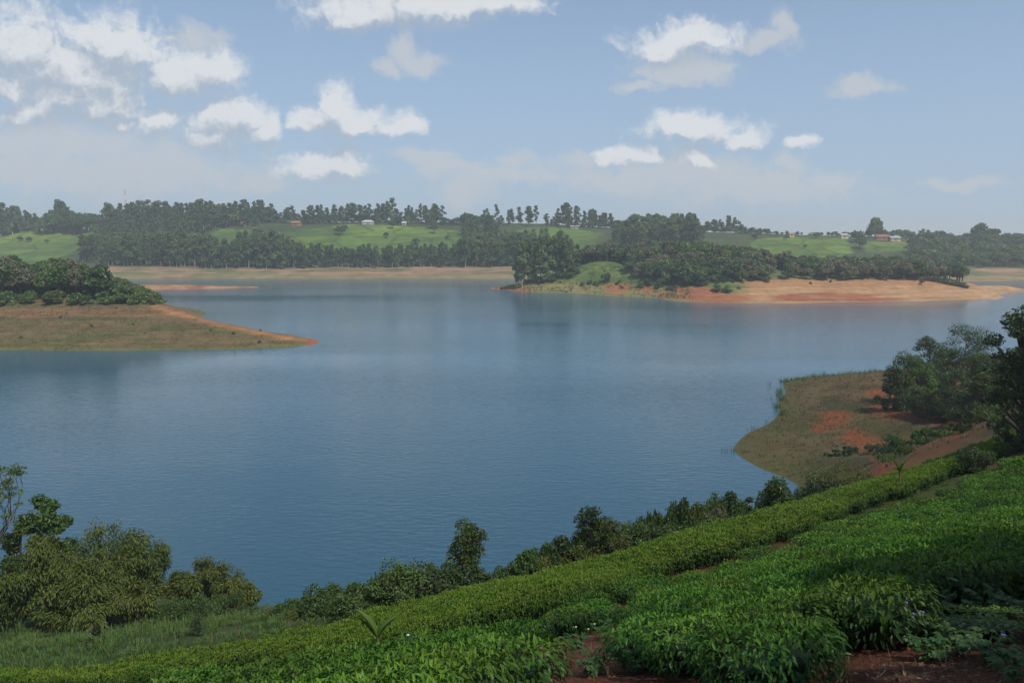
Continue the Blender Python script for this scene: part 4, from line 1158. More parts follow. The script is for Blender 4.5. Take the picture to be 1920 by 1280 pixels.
def tea_bush(seed, lod, mat):
    r = np.random.default_rng(seed)
    mb = MB()
    n_top, n_side, ln, wd, kind = [(760, 760, .092, .036, 'leaf'), (620, 480, .098, .042, 'quad'), (460, 260, .115, .054, 'quad')][lod]
    R = 0.70
    lump = r.uniform(0, 6.28, 4)
    def top_z(x, y):
        q = np.hypot(x, y) / R
        return .70 * (1 - .20 * q ** 4) + .035 * np.sin(x * 7 + lump[0]) + .035 * np.sin(y * 8 + lump[1])
    # flat-plucked top: young shoots stand up
    q = np.sqrt(r.random(n_top)) * R; a = r.uniform(0, 6.28, n_top)
    P = np.c_[q * np.cos(a), q * np.sin(a), np.zeros(n_top)]
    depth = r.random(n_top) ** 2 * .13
    P[:, 2] = top_z(P[:, 0], P[:, 1]) - depth - .05
    az = r.uniform(0, 6.28, n_top); el = r.uniform(.1, 1.15, n_top)
    D = np.c_[np.cos(az) * np.cos(el), np.sin(az) * np.cos(el), np.sin(el)]
    Nn = unit(np.array([0, 0, 1.0]) + .45 * rand_dirs(r, n_top))
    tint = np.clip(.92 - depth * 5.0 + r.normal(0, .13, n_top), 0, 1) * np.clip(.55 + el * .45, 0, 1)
    mb.leaves(P, D, Nn, ln * r.uniform(.6, 1.15, n_top), wd * r.uniform(.75, 1.15, n_top), tint, .25, 0, kind)
    ns = (70, 60, 40)[lod]
    q = np.sqrt(r.random(ns)) * R * .95; a = r.uniform(0, 6.28, ns)
    P = np.c_[q * np.cos(a), q * np.sin(a), np.zeros(ns)]; P[:, 2] = top_z(P[:, 0], P[:, 1]) - .03
    D = unit(np.array([0, 0, 1.0]) + .45 * rand_dirs(r, ns))
    mb.leaves(P, D, rand_dirs(r, ns), ln * r.uniform(.55, 1.0, ns), wd * .7, 1.0, .15, 0, kind)
    # sides: older, darker leaves hanging outwards
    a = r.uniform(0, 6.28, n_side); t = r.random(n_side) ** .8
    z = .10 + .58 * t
    rr_ = R * (.70 + .34 * np.sin(np.clip(t, 0, 1) * 2.2)) * r.uniform(.86, 1.06, n_side)
    P = np.c_[rr_ * np.cos(a), rr_ * np.sin(a), z]
    out = np.c_[np.cos(a), np.sin(a), np.zeros(n_side)]
    D = unit(out * .8 + .55 * rand_dirs(r, n_side) + np.array([0, 0, -.45]))
    Nn = unit(out * .6 + np.array([0, 0, .8]) + .35 * rand_dirs(r, n_side))
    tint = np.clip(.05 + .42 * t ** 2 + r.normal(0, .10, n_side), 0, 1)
    mb.leaves(P, D, Nn, ln * 1.1 * r.uniform(.7, 1.25, n_side), wd * 1.1 * r.uniform(.8, 1.2, n_side), tint, .3, 0, kind)
    # stems, and a dark leaf-coloured core that stops the view through
    for i in range(9 if lod < 2 else 5):
        a = r.uniform(0, 6.28); q = r.uniform(.2, .6)
        mb.tube([(.08 * math.cos(a), .08 * math.sin(a), -.15), (.5 * q * math.cos(a), .5 * q * math.sin(a), .25), (q * math.cos(a), q * math.sin(a), .58)], [.022, .016, .008], 4, 1)
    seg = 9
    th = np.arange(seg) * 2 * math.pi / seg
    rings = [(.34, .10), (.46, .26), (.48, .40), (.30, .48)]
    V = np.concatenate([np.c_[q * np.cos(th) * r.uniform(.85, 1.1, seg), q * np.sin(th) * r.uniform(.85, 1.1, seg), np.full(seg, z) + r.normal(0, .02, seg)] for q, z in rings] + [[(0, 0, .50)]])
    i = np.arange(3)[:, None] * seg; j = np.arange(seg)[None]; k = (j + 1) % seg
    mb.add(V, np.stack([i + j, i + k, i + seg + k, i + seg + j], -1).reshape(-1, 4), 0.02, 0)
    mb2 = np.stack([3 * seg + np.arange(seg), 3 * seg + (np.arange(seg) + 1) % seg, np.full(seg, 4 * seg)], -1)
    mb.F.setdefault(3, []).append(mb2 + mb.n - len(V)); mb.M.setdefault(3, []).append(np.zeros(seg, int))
    return mb.mesh('tea_bush', [mat, M_twig])
TEA = {(l, m): [tea_bush(300 + 10 * l + i + (50 if m else 0), l, M_tea_lime if m else M_tea) for i in range(4)] for l in (0, 1, 2) for m in (0, 1)}

HEDGES = [   # outline of the plucked top in the photograph, lime or not, height, label
    ([(-70,1292),(-70,1262),(150,1250),(300,1226),(450,1199),(560,1180),(640,1162),(700,1166),(745,1178),(690,1196),(600,1206),(450,1223),(300,1248),(150,1270)], 1, 1.0, 'low bright tea hedge curving below the grass at the lower left'),
    ([(660,1152),(720,1136),(800,1120),(850,1108),(960,1084),(1005,1075),(1010,1086),(960,1098),(850,1126),(770,1150),(700,1163)], 1, 1.0, 'thin outer tea strip beside the shore bushes, left end'),
    ([(715,1192),(745,1168),(850,1136),(970,1102),(1015,1089),(1020,1110),(930,1138),(840,1160),(770,1182)], 1, 1.05, 'bright tea strip with a dark cut side right of the young banana plant'),
    ([(1015,1073),(1100,1051),(1185,1028),(1250,1006),(1380,971),(1500,938),(1538,928),(1532,962),(1430,994),(1260,1044),(1110,1086),(1025,1106)], 1, 1.0, 'broad bright tea strip along the brow above the shore trees'),
    ([(1546,923),(1700,880),(1800,845),(1890,811),(1940,795),(1940,815),(1895,830),(1800,866),(1700,903),(1640,920),(1545,955)], 1, 1.0, 'upper right end of the bright tea strip beyond the banana tree'),
    ([(1110,1098),(1260,1056),(1430,1006),(1550,972),(1640,952),(1770,920),(1805,905),(1835,880),(1940,848),(1940,928),(1700,968),(1480,1018),(1300,1062),(1180,1098)], 0, 1.0, 'sloping tea strip below the grassy gap and the banana tree'),
    ([(1225,1104),(1310,1072),(1490,1026),(1700,976),(1940,936),(1940,1062),(1720,1075),(1560,1100),(1420,1145),(1310,1190),(1255,1180),(1240,1140)], 0, 1.0, 'wide dark tea carpet filling the right of the foreground'),
    ([(1240,1262),(1275,1222),(1330,1195),(1420,1155),(1560,1108),(1720,1082),(1940,1068),(1940,1092),(1760,1104),(1690,1112),(1580,1150),(1470,1185),(1400,1222),(1320,1255)], 0, 1.05, 'nearest tea bushes above the bare red earth and dead leaves'),
    ([(230,1300),(340,1266),(500,1240),(700,1214),(880,1196),(950,1206),(970,1232),(965,1330),(200,1330)], 0, 1.0, 'dense tea hedge in the bottom left foreground around the young banana plant'),
    ([(880,1172),(960,1140),(1080,1106),(1140,1110),(1130,1128),(1090,1145),(1010,1160),(950,1178)], 0, 1.0, 'tea clump between the bare earth gap and the bright strip'),
]
def build_tea():
    r = np.random.default_rng(31)
    xs = np.arange(-26, 40, 1.0); ys = np.arange(3, 60, .87)
    X, Y = np.meshgrid(xs, ys)
    X = X + (np.arange(len(ys)) % 2)[:, None] * .5
    X = (X + r.uniform(-.16, .16, X.shape)).ravel(); Y = (Y + r.uniform(-.16, .16, Y.shape)).ravel()
    Z = h_near(X, Y)
    e = .4
    gx = (h_near(X + e, Y) - h_near(X - e, Y)) / (2 * e); gy = (h_near(X, Y + e) - h_near(X, Y - e)) / (2 * e)
    qx, qy = proj(X, Y, Z + .66)
    tot = 0
    coarse = np.ones(len(X), bool)
    xs2 = np.arange(-26, 40, .72); ys2 = np.arange(18, 60, .63)
    X2, Y2 = np.meshgrid(xs2, ys2); X2 = X2 + (np.arange(len(ys2)) % 2)[:, None] * .36
    X2 = (X2 + r.uniform(-.1, .1, X2.shape)).ravel(); Y2 = (Y2 + r.uniform(-.1, .1, Y2.shape)).ravel()
    Z2 = h_near(X2, Y2)
    X, Y, Z = np.r_[X, X2], np.r_[Y, Y2], np.r_[Z, Z2]
    coarse = np.r_[coarse, np.zeros(len(X2), bool)]
    gx = (h_near(X + e, Y) - h_near(X - e, Y)) / (2 * e); gy = (h_near(X, Y + e) - h_near(X, Y - e)) / (2 * e)
    qx, qy = proj(X, Y, Z + np.where(coarse, .66, .78))
    used = np.zeros(len(X), bool)
    limes = []
    bump = value_noise(X, Y, 2.6, 33)
    for poly, lime, hs, lab in HEDGES:
        k = in_poly(qx, qy, poly) & ~used & (coarse != bool(lime))
        if not lime and len(limes):
            L_ = np.concatenate(limes)
            dy = (Y[L_][None] - Y[:, None]); dx = (X[L_][None] - X[:, None])
            d2 = np.where(dy > -.4, dx ** 2 + dy ** 2, 1e9).min(1)
            k &= (d2 > np.where(qx > 1235, 1.75, np.where(qx < 720, 2.7, np.where(qx < 1010, 2.0, .8))) ** 2)
        k &= r.random(len(X)) > .012
        idx = np.nonzero(k)[0]
        if len(idx) == 0: print('EMPTY hedge', lab); continue
        used |= k
        if lime: limes.append(np.nonzero(k)[0])
        c = (X[idx].mean(), Y[idx].mean(), Z[idx].mean())
        root = thing('tea_hedge', c, lab, 'tea hedge', 'rows of tea bushes on the near slope')
        idx = idx[np.argsort(Y[idx])]
        rest = idx[295:]
        for i in idx[:295]:
            d = math.hypot(X[i], Y[i])
            lod = 0 if d < 15 else (1 if d < 28 else 2)
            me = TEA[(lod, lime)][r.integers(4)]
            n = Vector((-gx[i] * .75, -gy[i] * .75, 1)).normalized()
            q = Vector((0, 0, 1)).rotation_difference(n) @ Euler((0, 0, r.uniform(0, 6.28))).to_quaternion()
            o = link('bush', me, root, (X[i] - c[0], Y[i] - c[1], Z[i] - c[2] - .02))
            o.rotation_euler = q.to_euler()
            s = r.uniform(.93, 1.08)
            if lime: s *= .86
            o.scale = (s * 1.02, s * 1.02, s * hs * (1.22 if lime else (.95 + .16 * bump[i]) * ((.42 if Y[i] < 26 else .58) if ((.804 * Y[i] - .595 * X[i] + .25 * bump[i]) % 3.5) < .85 else 1.0)) * r.uniform(.94, 1.06))
        tot += len(idx)
        if len(rest): print('rest', lab, len(rest))
        for i in rest:
            pass
        if len(rest):
            me0 = TEA[(2, lime)]
            V, Fq, F3, T, n = [], [], [], [], 0
            M4, M3 = [], []
            for i in rest[::2]:
                me = me0[r.integers(4)]
                co = np.empty(len(me.vertices) * 3, np.float32); me.vertices.foreach_get('co', co); co = co.reshape(-1, 3)
                li = np.empty(len(me.loops), np.int32); me.loops.foreach_get('vertex_index', li)
                ls = np.empty(len(me.polygons), np.int32); me.polygons.foreach_get('loop_start', ls)
                lt = np.empty(len(me.polygons), np.int32); me.polygons.foreach_get('loop_total', lt)
                mi = np.empty(len(me.polygons), np.int32); me.polygons.foreach_get('material_index', mi)
                ti = np.empty(len(me.vertices), np.float32); me.attributes['tint'].data.foreach_get('value', ti)
                nn = Vector((-gx[i] * .75, -gy[i] * .75, 1)).normalized()
                R3 = np.array((Vector((0, 0, 1)).rotation_difference(nn) @ Euler((0, 0, r.uniform(0, 6.28))).to_quaternion()).to_matrix())
                co = (co * (1.2, 1.2, 1.05)) @ R3.T + (X[i] - c[0], Y[i] - c[1], Z[i] - c[2])
                V.append(co); T.append(ti)
                q4 = lt == 4
                Fq.append(li[ls[q4][:, None] + np.arange(4)] + n); M4.append(mi[q4])
                F3.append(li[ls[~q4][:, None] + np.arange(3)] + n); M3.append(mi[~q4])
                n += len(co)
            me = mesh_from('far_bushes', np.concatenate(V), [np.concatenate(F3), np.concatenate(Fq)], [M_tea_lime if lime else M_tea, M_twig], tint=np.concatenate(T), mat_idx=np.concatenate(M3 + M4))
            tag(link('far_bushes', me, root), kind='stuff')
    print('tea bushes', tot)
build_tea()
# one untrimmed tea bush standing proud by the grassy gap, and two more rows at the right edge
def round_bush(name, px, Y, top, w, mat, label, cat='bush', leaf=.13, n=900, group=None, hf=h_near, seed=None, lift=0.0):
    X, Yv, z = spot(px, Y, hf)
    h = max(.5, W(px, top, Yv)[2] - z)
    r = np.random.default_rng(int(px * 7 + Y) if seed is None else seed)
    tr, cr = MB(), MB()
    o = thing(name, (X, Yv, z), label, cat, group)
    cs, rs = [], []
    m = int(np.clip(9 + w * 3, 9, 22))
    for i in range(m):
        a = r.uniform(0, 6.28); q = math.sqrt(r.random()) * .78
        zz = (r.uniform(.12, .92)) * (1 - .42 * q * q)
        c = np.array([q * w * math.cos(a), q * w * math.sin(a), h * zz]); cs.append(c); rs.append(r.uniform(.26, .44) * min(w, h * .8))
        tr.tube([(0, 0, -.1), c * (.5, .5, .4), c], [.035 * w + .01, .02 * w + .008, .01], 4)
    clump_leaves(cr, r, cs, np.array(rs) * 1.15, 2.4 * n / m, leaf * 1.1, leaf * .55, .95, .0, .2)
    # a few shoots above the outline
    for i in range(max(3, int(w * 4))):
        a = r.uniform(0, 6.28); q = r.uniform(0, .7) * w
        b = np.array([q * math.cos(a), q * math.sin(a), h * (.78 - .25 * q / w)]); t = b + (r.normal(0, .1), r.normal(0, .1), h * r.uniform(.1, .22))
        tr.tube([b, t], [.012, .005], 3)
        k = 14
        tt = r.random(k)[:, None]
        D = unit(rand_dirs(r, k) + (0, 0, .5))
        cr.leaves(b + (t - b) * tt, D, unit(rand_dirs(r, k) + (0, 0, .8)), leaf * .9, leaf * .38, r.uniform(.5, 1, k), .2)
    link('stem', tr.mesh('stem', [M_bark2], True), o); link('foliage', cr.mesh('foliage', [mat]), o)
    return o
def near_tree(name, px, Y, top, w, mat, label, crown_base=.3, n=2200, leaf=.2, wl=.45, clumps=18, bark=None, hf=h_near, seed=None, group=None, rmul=1.0, droop=.15, shape='round', lean=0.0, kind='quad'):
    X, Yv, z = spot(px, Y, hf)
    h = max(1.0, W(px, top, Yv)[2] - z)
    r = np.random.default_rng(int(px * 5 + Y * 3) if seed is None else seed)
    tr, cr = MB(), MB()
    o = thing(name, (X, Yv, z), label, 'tree', group)
    th = h * .86
    zs = np.linspace(-.2, th, 7)
    bend = np.cumsum(r.normal(0, .018 * h, (7, 2)), 0); bend -= bend[0]
    bend[:, 0] += lean * h * (zs / th) ** 1.5
    P = np.c_[bend, zs]
    tr.tube(P, np.linspace(.016 * h + .03, .012, 7), 6)
    cs, rs = [], []
    for i in range(clumps):
        t = (i + r.random()) / clumps
        zz = h * (crown_base + (.97 - crown_base) * t)
        if shape == 'round': ww = w * math.sqrt(max(.05, 1 - (2 * t - .85) ** 2 / 1.5))
        elif shape == 'cone': ww = w * (1 - t) ** .8 + .05
        elif shape == 'column': ww = w * (1 - .5 * t)
        else: ww = w * (.45 + .75 * t) * (1 if t < .85 else .6)
        a = r.uniform(0, 6.28); q = ww * r.uniform(.3, .95)
        sx = np.interp(zz * .8, zs, P[:, 0]); sy = np.interp(zz * .8, zs, P[:, 1])
        c = np.array([sx + q * math.cos(a), sy + q * math.sin(a), zz])
        cs.append(c); rs.append(rmul * r.uniform(.22, .38) * w)
        zb = max(.1 * h, min(th * .95, zz - .5 * q - .1 * h))
        b = np.array([np.interp(zb, zs, P[:, 0]), np.interp(zb, zs, P[:, 1]), zb])
        mid = (b + c) / 2 + (0, 0, -.08 * q)
        tr.tube([b, mid, c], [.008 * h + .012, .005 * h + .008, .006], 4)
    clump_leaves(cr, r, cs, np.array(rs) * 1.12, 1.9 * n / clumps, leaf * 1.05, leaf * wl * 1.15, .9, droop, .2, kind)
    link('trunk', tr.mesh('trunk', [bark or M_bark2], True), o); link('crown', cr.mesh('crown', [mat]), o)
    return o
def bamboo(px, Y, top, w, label, n=26, seed=0):
    X, Yv, z = spot(px, Y, h_near)
    h = W(px, top, Yv)[2] - z
    r = np.random.default_rng(seed + int(px))
    tr, cr = MB(), MB()
    o = thing('bamboo_clump', (X, Yv, z), label, 'bamboo', 'bamboo clumps by the shore')
    for i in range(n):
        a = r.uniform(0, 6.28); reach = w * math.sqrt(r.random()) * 1.0
        b = np.array([.35 * math.cos(a), .35 * math.sin(a), -.1]) * r.uniform(.3, 1.2)
        hh = h * r.uniform(.62, 1.0) * (1.04 - .42 * (reach / w) ** 2)
        t = np.linspace(0, 1, 9)[:, None]
        out = np.array([math.cos(a), math.sin(a), 0])
        P = b + out * reach * t ** 2.0 + np.array([0, 0, 1]) * hh * (1.28 * t - .30 * t ** 3.2)
        tr.tube(P, np.linspace(.035, .008, 9), 4)
        k = int(470)
        tt = np.clip(.22 + .8 * r.random(k) ** .75, 0, 1)
        C = np.stack([np.interp(tt, t[:, 0], P[:, j]) for j in range(3)], -1)
        side = rand_dirs(r, k)
        sp = (.22 + .75 * np.sin(np.clip((tt - .15) / .85, 0, 1) * math.pi * .74)) * r.uniform(.2, 1, k) * (.16 * w + .28)
        C = C + side * sp[:, None] + np.array([0, 0, -.12]) * (sp ** 2)[:, None]
        D = unit(side * .5 + out * .5 + rand_dirs(r, k) * .5 + np.array([0, 0, -.55]))
        Nn = unit(np.array([0, 0, 1.0]) + side * .5 + rand_dirs(r, k) * .5)
        cr.leaves(C, D, Nn, .33 * r.uniform(.6, 1.2, k), .085, np.clip(r.normal(.25 + .5 * (tt - .3), .2, k), 0, 1), .2)
    link('culm', tr.mesh('culm', [M_culm], True), o); link('foliage', cr.mesh('foliage', [M_bamboo]), o)
    return o
bamboo(200, 50, 962, 3.4, 'largest bamboo clump with feathery tips against the water', 34, 1)
bamboo(110, 49, 985, 3.0, 'bamboo clump just left of the largest one', 28, 2)
bamboo(272, 51, 985, 1.9, 'bamboo clump leaning right at the edge of the big thicket', 20, 3)
bamboo(25, 47, 1050, 2.6, 'low bamboo clump at the left edge of the picture', 24, 4)
bamboo(160, 46.5, 1085, 2.3, 'low bamboo clump in front of the largest one', 20, 5)
bamboo(255, 47.5, 1085, 1.7, 'small drooping bamboo clump beside the bare red patch', 16, 6)
bamboo(345, 54, 1062, 1.3, 'slim bamboo clump at the left of the smaller thicket', 12, 7)
bamboo(400, 55, 1045, 2.0, 'pale feathery bamboo clump in the middle of the smaller thicket', 18, 8)
bamboo(452, 54, 1070, 1.5, 'bamboo clump at the right end of the smaller thicket', 14, 9)
# tangled green ground cover in front of the smaller thicket
for q, Y, t, w, lab in [(330, 48, 1125, 1.2, 'tangled green bush at the foot of the slim bamboo'), (385, 48.5, 1118, 1.4, 'leafy green bush below the feathery bamboo'), (440, 50, 1112, 1.3, 'leafy green bush by the red bank edge'),
                        (505, 50, 1140, .9, 'low dull bush just right of the red bank'), (290, 47, 1150, 1.0, 'dark bush right of the bare red patch'), (545, 49, 1128, 1.0, 'low bush by the water left of the bright round bush')]:
    round_bush('bush', q, Y, t, w, M_broad if q != 505 else M_brown, lab, n=900, group='bushes at the near shore')
near_tree('broadleaf_tree', 88, 54, 932, 1.9, M_fresh, 'leafy green tree rising behind the bamboo at the left', .25, 2600, .28, .6, 20, group=None)
near_tree('broadleaf_tree', 50, 56, 985, 1.6, M_broad, 'darker tree between the thin-leaved tree and the bamboo', .2, 1500, .25, .6, 16)
# thin-leaved tree with bare branches at the left edge
def sparse_tree():
    X, Y, z = spot(-45, 52, h_near)
    r = np.random.default_rng(5)
    tr, cr = MB(), MB()
    o = thing('sparse_tree', (X, Y, z), 'thin-crowned tree with bare branches at the left edge', 'tree')
    tips = []
    def grow(p, d, L, rad, lev):
        q = p + d * L
        mid = (p + q) / 2 + r.normal(0, .04 * L, 3)
        tr.tube([p, mid, q], [rad, rad * .85, rad * .68], 5 if lev < 2 else 3)
        if lev >= 5: tips.append(q); return
        for k in range(2 if lev else 4):
            nd = unit(d * 1.0 + rand_dirs(r, 1)[0] * .55 + np.array([.05, 0, .12]))
            grow(q, nd, L * r.uniform(.68, .86), rad * .62, lev + 1)
        if lev >= 3 and r.random() < .5: tips.append(q)
    top = W(0, 885, 52)[2] - z
    grow(np.array([0, 0, -.2]), np.array([.1, 0, 1.0]), top * .27, .16, 0)
    T = np.array(tips)
    s = top / max(.1, T[:, 2].max()) * .97
    tm = tr.mesh('trunk', [M_bark2], True)
    tops = T[(T[:, 2] > np.percentile(T[:, 2], 30))]
    clump_leaves(cr, r, tops, np.full(len(tops), .30), 26, .17, .11, .6, .1)
    low = T[(T[:, 2] <= np.percentile(T[:, 2], 30))][::3]
    clump_leaves(cr, r, low, np.full(len(low), .3), 10, .17, .11, .6, .1)
    a = link('trunk', tm, o); b = link('crown', cr.mesh('crown', [M_broad]), o)
    a.scale = b.scale = (s * 1.25, s * 1.1, s)
sparse_tree()
# row of bushes and young trees along the shore below the brow
ROW = [(610,48.5,1104,1.2,M_fresh,'bright round bush by the water below the tea brow'),(660,48,1118,1.0,M_broad,'low dark bush between the round bush and the big thicket'),(695,49,1082,1.1,M_broad,'left bush of the big thicket beside the slender tree'),
       (740,50,1064,1.5,M_broad,'tallest bush in the big thicket beside the slender tree'),(790,50,1060,1.4,M_dark,'dark bush in the big thicket beside the slender tree'),(838,49,1068,1.2,M_dark,'right bush of the big thicket, touching the slender tree'),
       (770,47,1098,1.2,M_broad,'low bush in front of the big thicket'),(925,48,1075,.8,M_dark,'small dark bush right of the slender tree'),(955,49,1066,.8,M_broad,'second small bush right of the slender tree'),
       (1012,50,1038,.9,M_yellow,'yellow-green bush in the shore row'),(985,51,1025,.7,M_fresh,'pale feathery bush in the shore row'),(1088,51,1014,.9,M_yellow,'yellow-green bush right of the dark young tree'),
       (1140,52,978,1.3,M_yellow,'tall yellow-green bush in the middle of the shore row'),(1168,53,992,1.0,M_brown,'brownish bush in the middle of the shore row'),(1190,54,966,.9,M_fresh,'light green shrub beside the brownish bush'),
       (1218,54,972,.9,M_broad,'green bush in the right half of the shore row'),(1246,55,986,1.0,M_brown,'dull grey bush in the right half of the shore row'),(1275,56,955,1.0,M_fresh,'pale green bush left of the small pointed tree'),
       (1335,57,962,1.0,M_broad,'bush right of the small pointed tree'),(1350,57,958,.9,M_brown,'dull bush left of the dark round tree'),(1520,66,905,1.0,M_dark,'dark low bush beside the yellow bush'),
       (1575,68,872,2.0,M_yellow,'large yellow-leaved bush above the tea brow'),(1545,66,895,1.2,M_dark,'dark bush at the left foot of the yellow bush')]
BROW = [(500,38),(600,34.5),(680,34.5),(800,36),(1000,38.2),(1250,41.5),(1500,46.5),(1600,50),(1700,52)]
for q, Y, t, w, m, lab in ROW:
    Y = interp(BROW, q) + (Y % 1) + (0 if q > 640 else 6) + (.5 * (int(q) % 3)) + (6 if q > 1500 else 0); w = w * 1.12
    round_bush('bush', q, Y, t, w, m, lab, n=1300, leaf=.17, group='bushes along the near shore')
ROW_TOP = [(500,1145),(560,1128),(610,1108),(660,1112),(700,1088),(750,1066),(840,1068),(900,1082),(960,1070),(1000,1048),(1050,1026),(1090,1012),(1120,985),(1160,990),(1190,980),(1240,988),(1280,966),(1330,966),(1370,948),(1400,955),(1412,975),(1430,960),(1450,925),(1480,940),(1500,950)]
rf = np.random.default_rng(44)
FILL = {}
for q in np.arange(520, 1492, 10.5):
    q = q + rf.uniform(-5, 5)
    Y = interp(BROW, q) + rf.uniform(.8, 4.0) + (0 if q > 640 else 5)
    t = interp(ROW_TOP, q) - (26 if q > 1200 else 14 if q > 900 else 4) + rf.uniform(0, 26)
    m = [M_broad, M_dark, M_broad, M_fresh, M_brown, M_yellow][rf.choice(6, p=[.25, .10, .15, .28, .07, .15])]
    lab = 'leafy bush filling the %s of the shore row behind the tea brow' % ('left end' if q < 700 else 'left half' if q < 1000 else 'middle' if q < 1200 else 'right half')
    LM = min([(610, 'bright round bush'), (740, 'big waterside thicket'), (880, 'slender young tree'), (985, 'pale feathery bush'), (1055, 'dark young tree'), (1110, 'spreading dark tree'), (1168, 'brownish bush'), (1246, 'dull grey bush'), (1305, 'small pointed tree'), (1372, 'dark round tree'), (1447, 'rounded fresh green tree')], key=lambda c: abs(c[0] - q))
    lab = {'broadleaf': 'mid-green', 'dark_leaf': 'dark green', 'fresh_leaf': 'fresh green', 'grey_brown_leaf': 'greyish', 'yellow_green_leaf': 'yellow-green'}[m.name] + ' bush in the shore row, ' + ('just' if abs(LM[0] - q) < 17 else 'farther') + (' left' if q < LM[0] else ' right') + ' of the ' + LM[1]
    key = m.name + str(rf.integers(3))
    if key not in FILL:
        o = round_bush('bush', q, Y, t, 1.0, m, lab, n=1100, leaf=.15, group='bushes filling the shore row')
        FILL[key] = (o, max(.5, W(q, t, Y)[2] - spot(q, Y, h_near)[2]))
    else:
        src, h0 = FILL[key]
        X, Yv, z = spot(q, Y, h_near)
        h = max(.5, W(q, t, Yv)[2] - z); wf = rf.uniform(.75, 1.15)
        o = thing('bush', (X, Yv, z), lab, 'bush', 'bushes filling the shore row', rf.uniform(0, 6.28), (wf, wf, h / h0))
        for ch in src.children: link(ch.name.split('.')[0], ch.data, o)
near_tree('young_tree', 880, 38.7, 988, 1.35, M_broad, 'slender young tree standing above the shore bushes', .08, 3000, .15, .5, 46, shape='column', rmul=.95)
near_tree('young_tree', 1055, 40.7, 1008, .7, M_dark, 'dark young tree in the shore row left of the yellow-green bush', .1, 1200, .17, .5, 16, shape='column', rmul=1.3)
near_tree('young_tree', 1110, 41.5, 952, 1.2, M_dark, 'spreading dark tree in the middle of the shore row', .12, 2000, .16, .5, 34, rmul=1.0)
near_tree('conifer', 1305, 44.4, 945, .65, M_dark, 'small pointed dark tree in the shore row', .05, 1300, .16, .45, 20, shape='cone', rmul=1.2)
near_tree('young_tree', 1372, 45.7, 930, 1.0, M_dark, 'dark round tree near the right end of the shore row', .1, 1500, .17, .5, 18)
near_tree('conifer', 1396, 46.2, 934, .5, M_dark, 'narrow dark tree beside the dark round tree', .05, 800, .15, .5, 14, shape='column', rmul=1.2)
near_tree('young_tree', 1447, 47.2, 903, 1.5, M_fresh, 'fresh green rounded tree at the right end of the shore row', .05, 2200, .19, .5, 22, shape='cone', rmul=1.1)
near_tree('young_tree', 1470, 47.7, 928, 1.0, M_fresh, 'smaller green tree right of the rounded one', .05, 1000, .19, .5, 14)
# trees on the spit
SPIT = [(1692,128,664,2.9,M_broad,'dull green spreading tree at the left of the grove on the spit',.1),(1665,122,690,2.0,M_dark,'dark bushy tree at the left foot of the grove on the spit',.05),(1738,136,632,2.6,M_dark,'taller open-crowned tree above the grove on the spit',.35),(1722,126,672,2.4,M_broad,'mid-green tree in the middle of the grove on the spit',.1),
        (1805,142,612,4.2,M_dark,'large dark rounded tree behind the grove on the spit',.15),(1775,140,655,2.0,M_dark,'narrow dark tree left of the large rounded one',.15),(1785,112,692,2.6,M_dark,'dark dense tree in front of the grove on the spit',.05),(1722,116,728,2.2,M_broad,'low green tree at the front of the grove on the spit',.05),
        (1760,112,738,2.0,M_broad,'low bushy tree right of the front of the grove',.05),(1815,106,735,2.2,M_dark,'dark low tree between the grove and the big dark tree',.05),(1835,100,702,1.6,M_yellow,'yellowish tree beside the big dark tree',.2),(1860,92,760,1.9,M_broad,'green bushy tree just above the tea at the right',.05),
        (1862,118,668,2.6,M_dark,'dark tree behind the big dark tree, left one',.1),(1900,120,655,2.8,M_dark,'dark tree behind the big dark tree, right one',.1),(1880,98,720,2.4,M_broad,'green tree under the big dark tree',.05),(1830,126,660,2.4,M_broad,'green tree right of the large rounded tree on the spit',.1),(1750,128,690,2.4,M_dark,'dark tree filling the middle of the grove',.05),
        (1695,122,745,1.8,M_dark,'dark shrub-like tree at the lower left of the grove',.05)]
for q, Y, t, w, m, lab, cb in SPIT:
    near_tree('spit_tree', q, Y, t, w * 1.1, m, lab, cb * .5, 3200, .26, .5, 40, group='trees on the spit', rmul=.95)
for q, Y, t, w, m, lab in [(1682,88,812,1.9,M_fresh,'fresh green bush on the red earth behind the banana tree'),(1742,86,805,2.0,M_fresh,'round pale-leaved bush on the red earth of the spit'),(1650,100,836,2.2,M_dark,'dark low bush patch on the slope of the spit'),(1570,101,846,2.0,M_dark,'dark low scrub in the middle of the spit'),(1600,104,838,1.6,M_dark,'dark scrub right of the middle of the spit'),
                           (1720,84,845,1.2,M_broad,'small green bush behind the tea brow'),(1885,84,795,1.6,M_broad,'green bush below the big dark tree'),(1690,74,880,1.1,M_broad,'bush hidden behind the banana tree')]:
    round_bush('bush', q, Y, t, w, m, lab, n=1300, leaf=.22, group='bushes on the spit')
for q, Y, t, w, m, lab in [(1790,70,838,1.2,M_broad,'low green shrub on the red slope right of the pale bush'),(1830,66,822,1.1,M_dark,'dark shrub on the red slope below the big tree'),(1760,74,850,1.0,M_brown,'dry shrub on the red slope behind the tea'),(1845,78,800,1.3,M_broad,'green shrub at the upper end of the red slope'),(1715,70,872,.9,M_brown,'dry shrub beside the banana tree on the slope'),(1665,66,862,1.3,M_broad,'green bush left of the banana tree just behind the tea'),(1735,66,838,1.5,M_fresh,'leafy fresh green bush behind the banana tree on the right'),(1768,64,836,1.2,M_broad,'green bush on the slope between the pale and the dark shrub'),(1805,62,818,1.3,M_dark,'dark bush halfway up the red slope behind the tea'),(1858,62,792,1.4,M_broad,'green bush at the top of the red slope beside the big tree'),(1700,62,868,1.0,M_yellow,'small yellowish bush at the foot of the red slope')]:
    round_bush('bush', q, Y, t, w, m, lab, n=1100, leaf=.2, group='bushes on the spit')
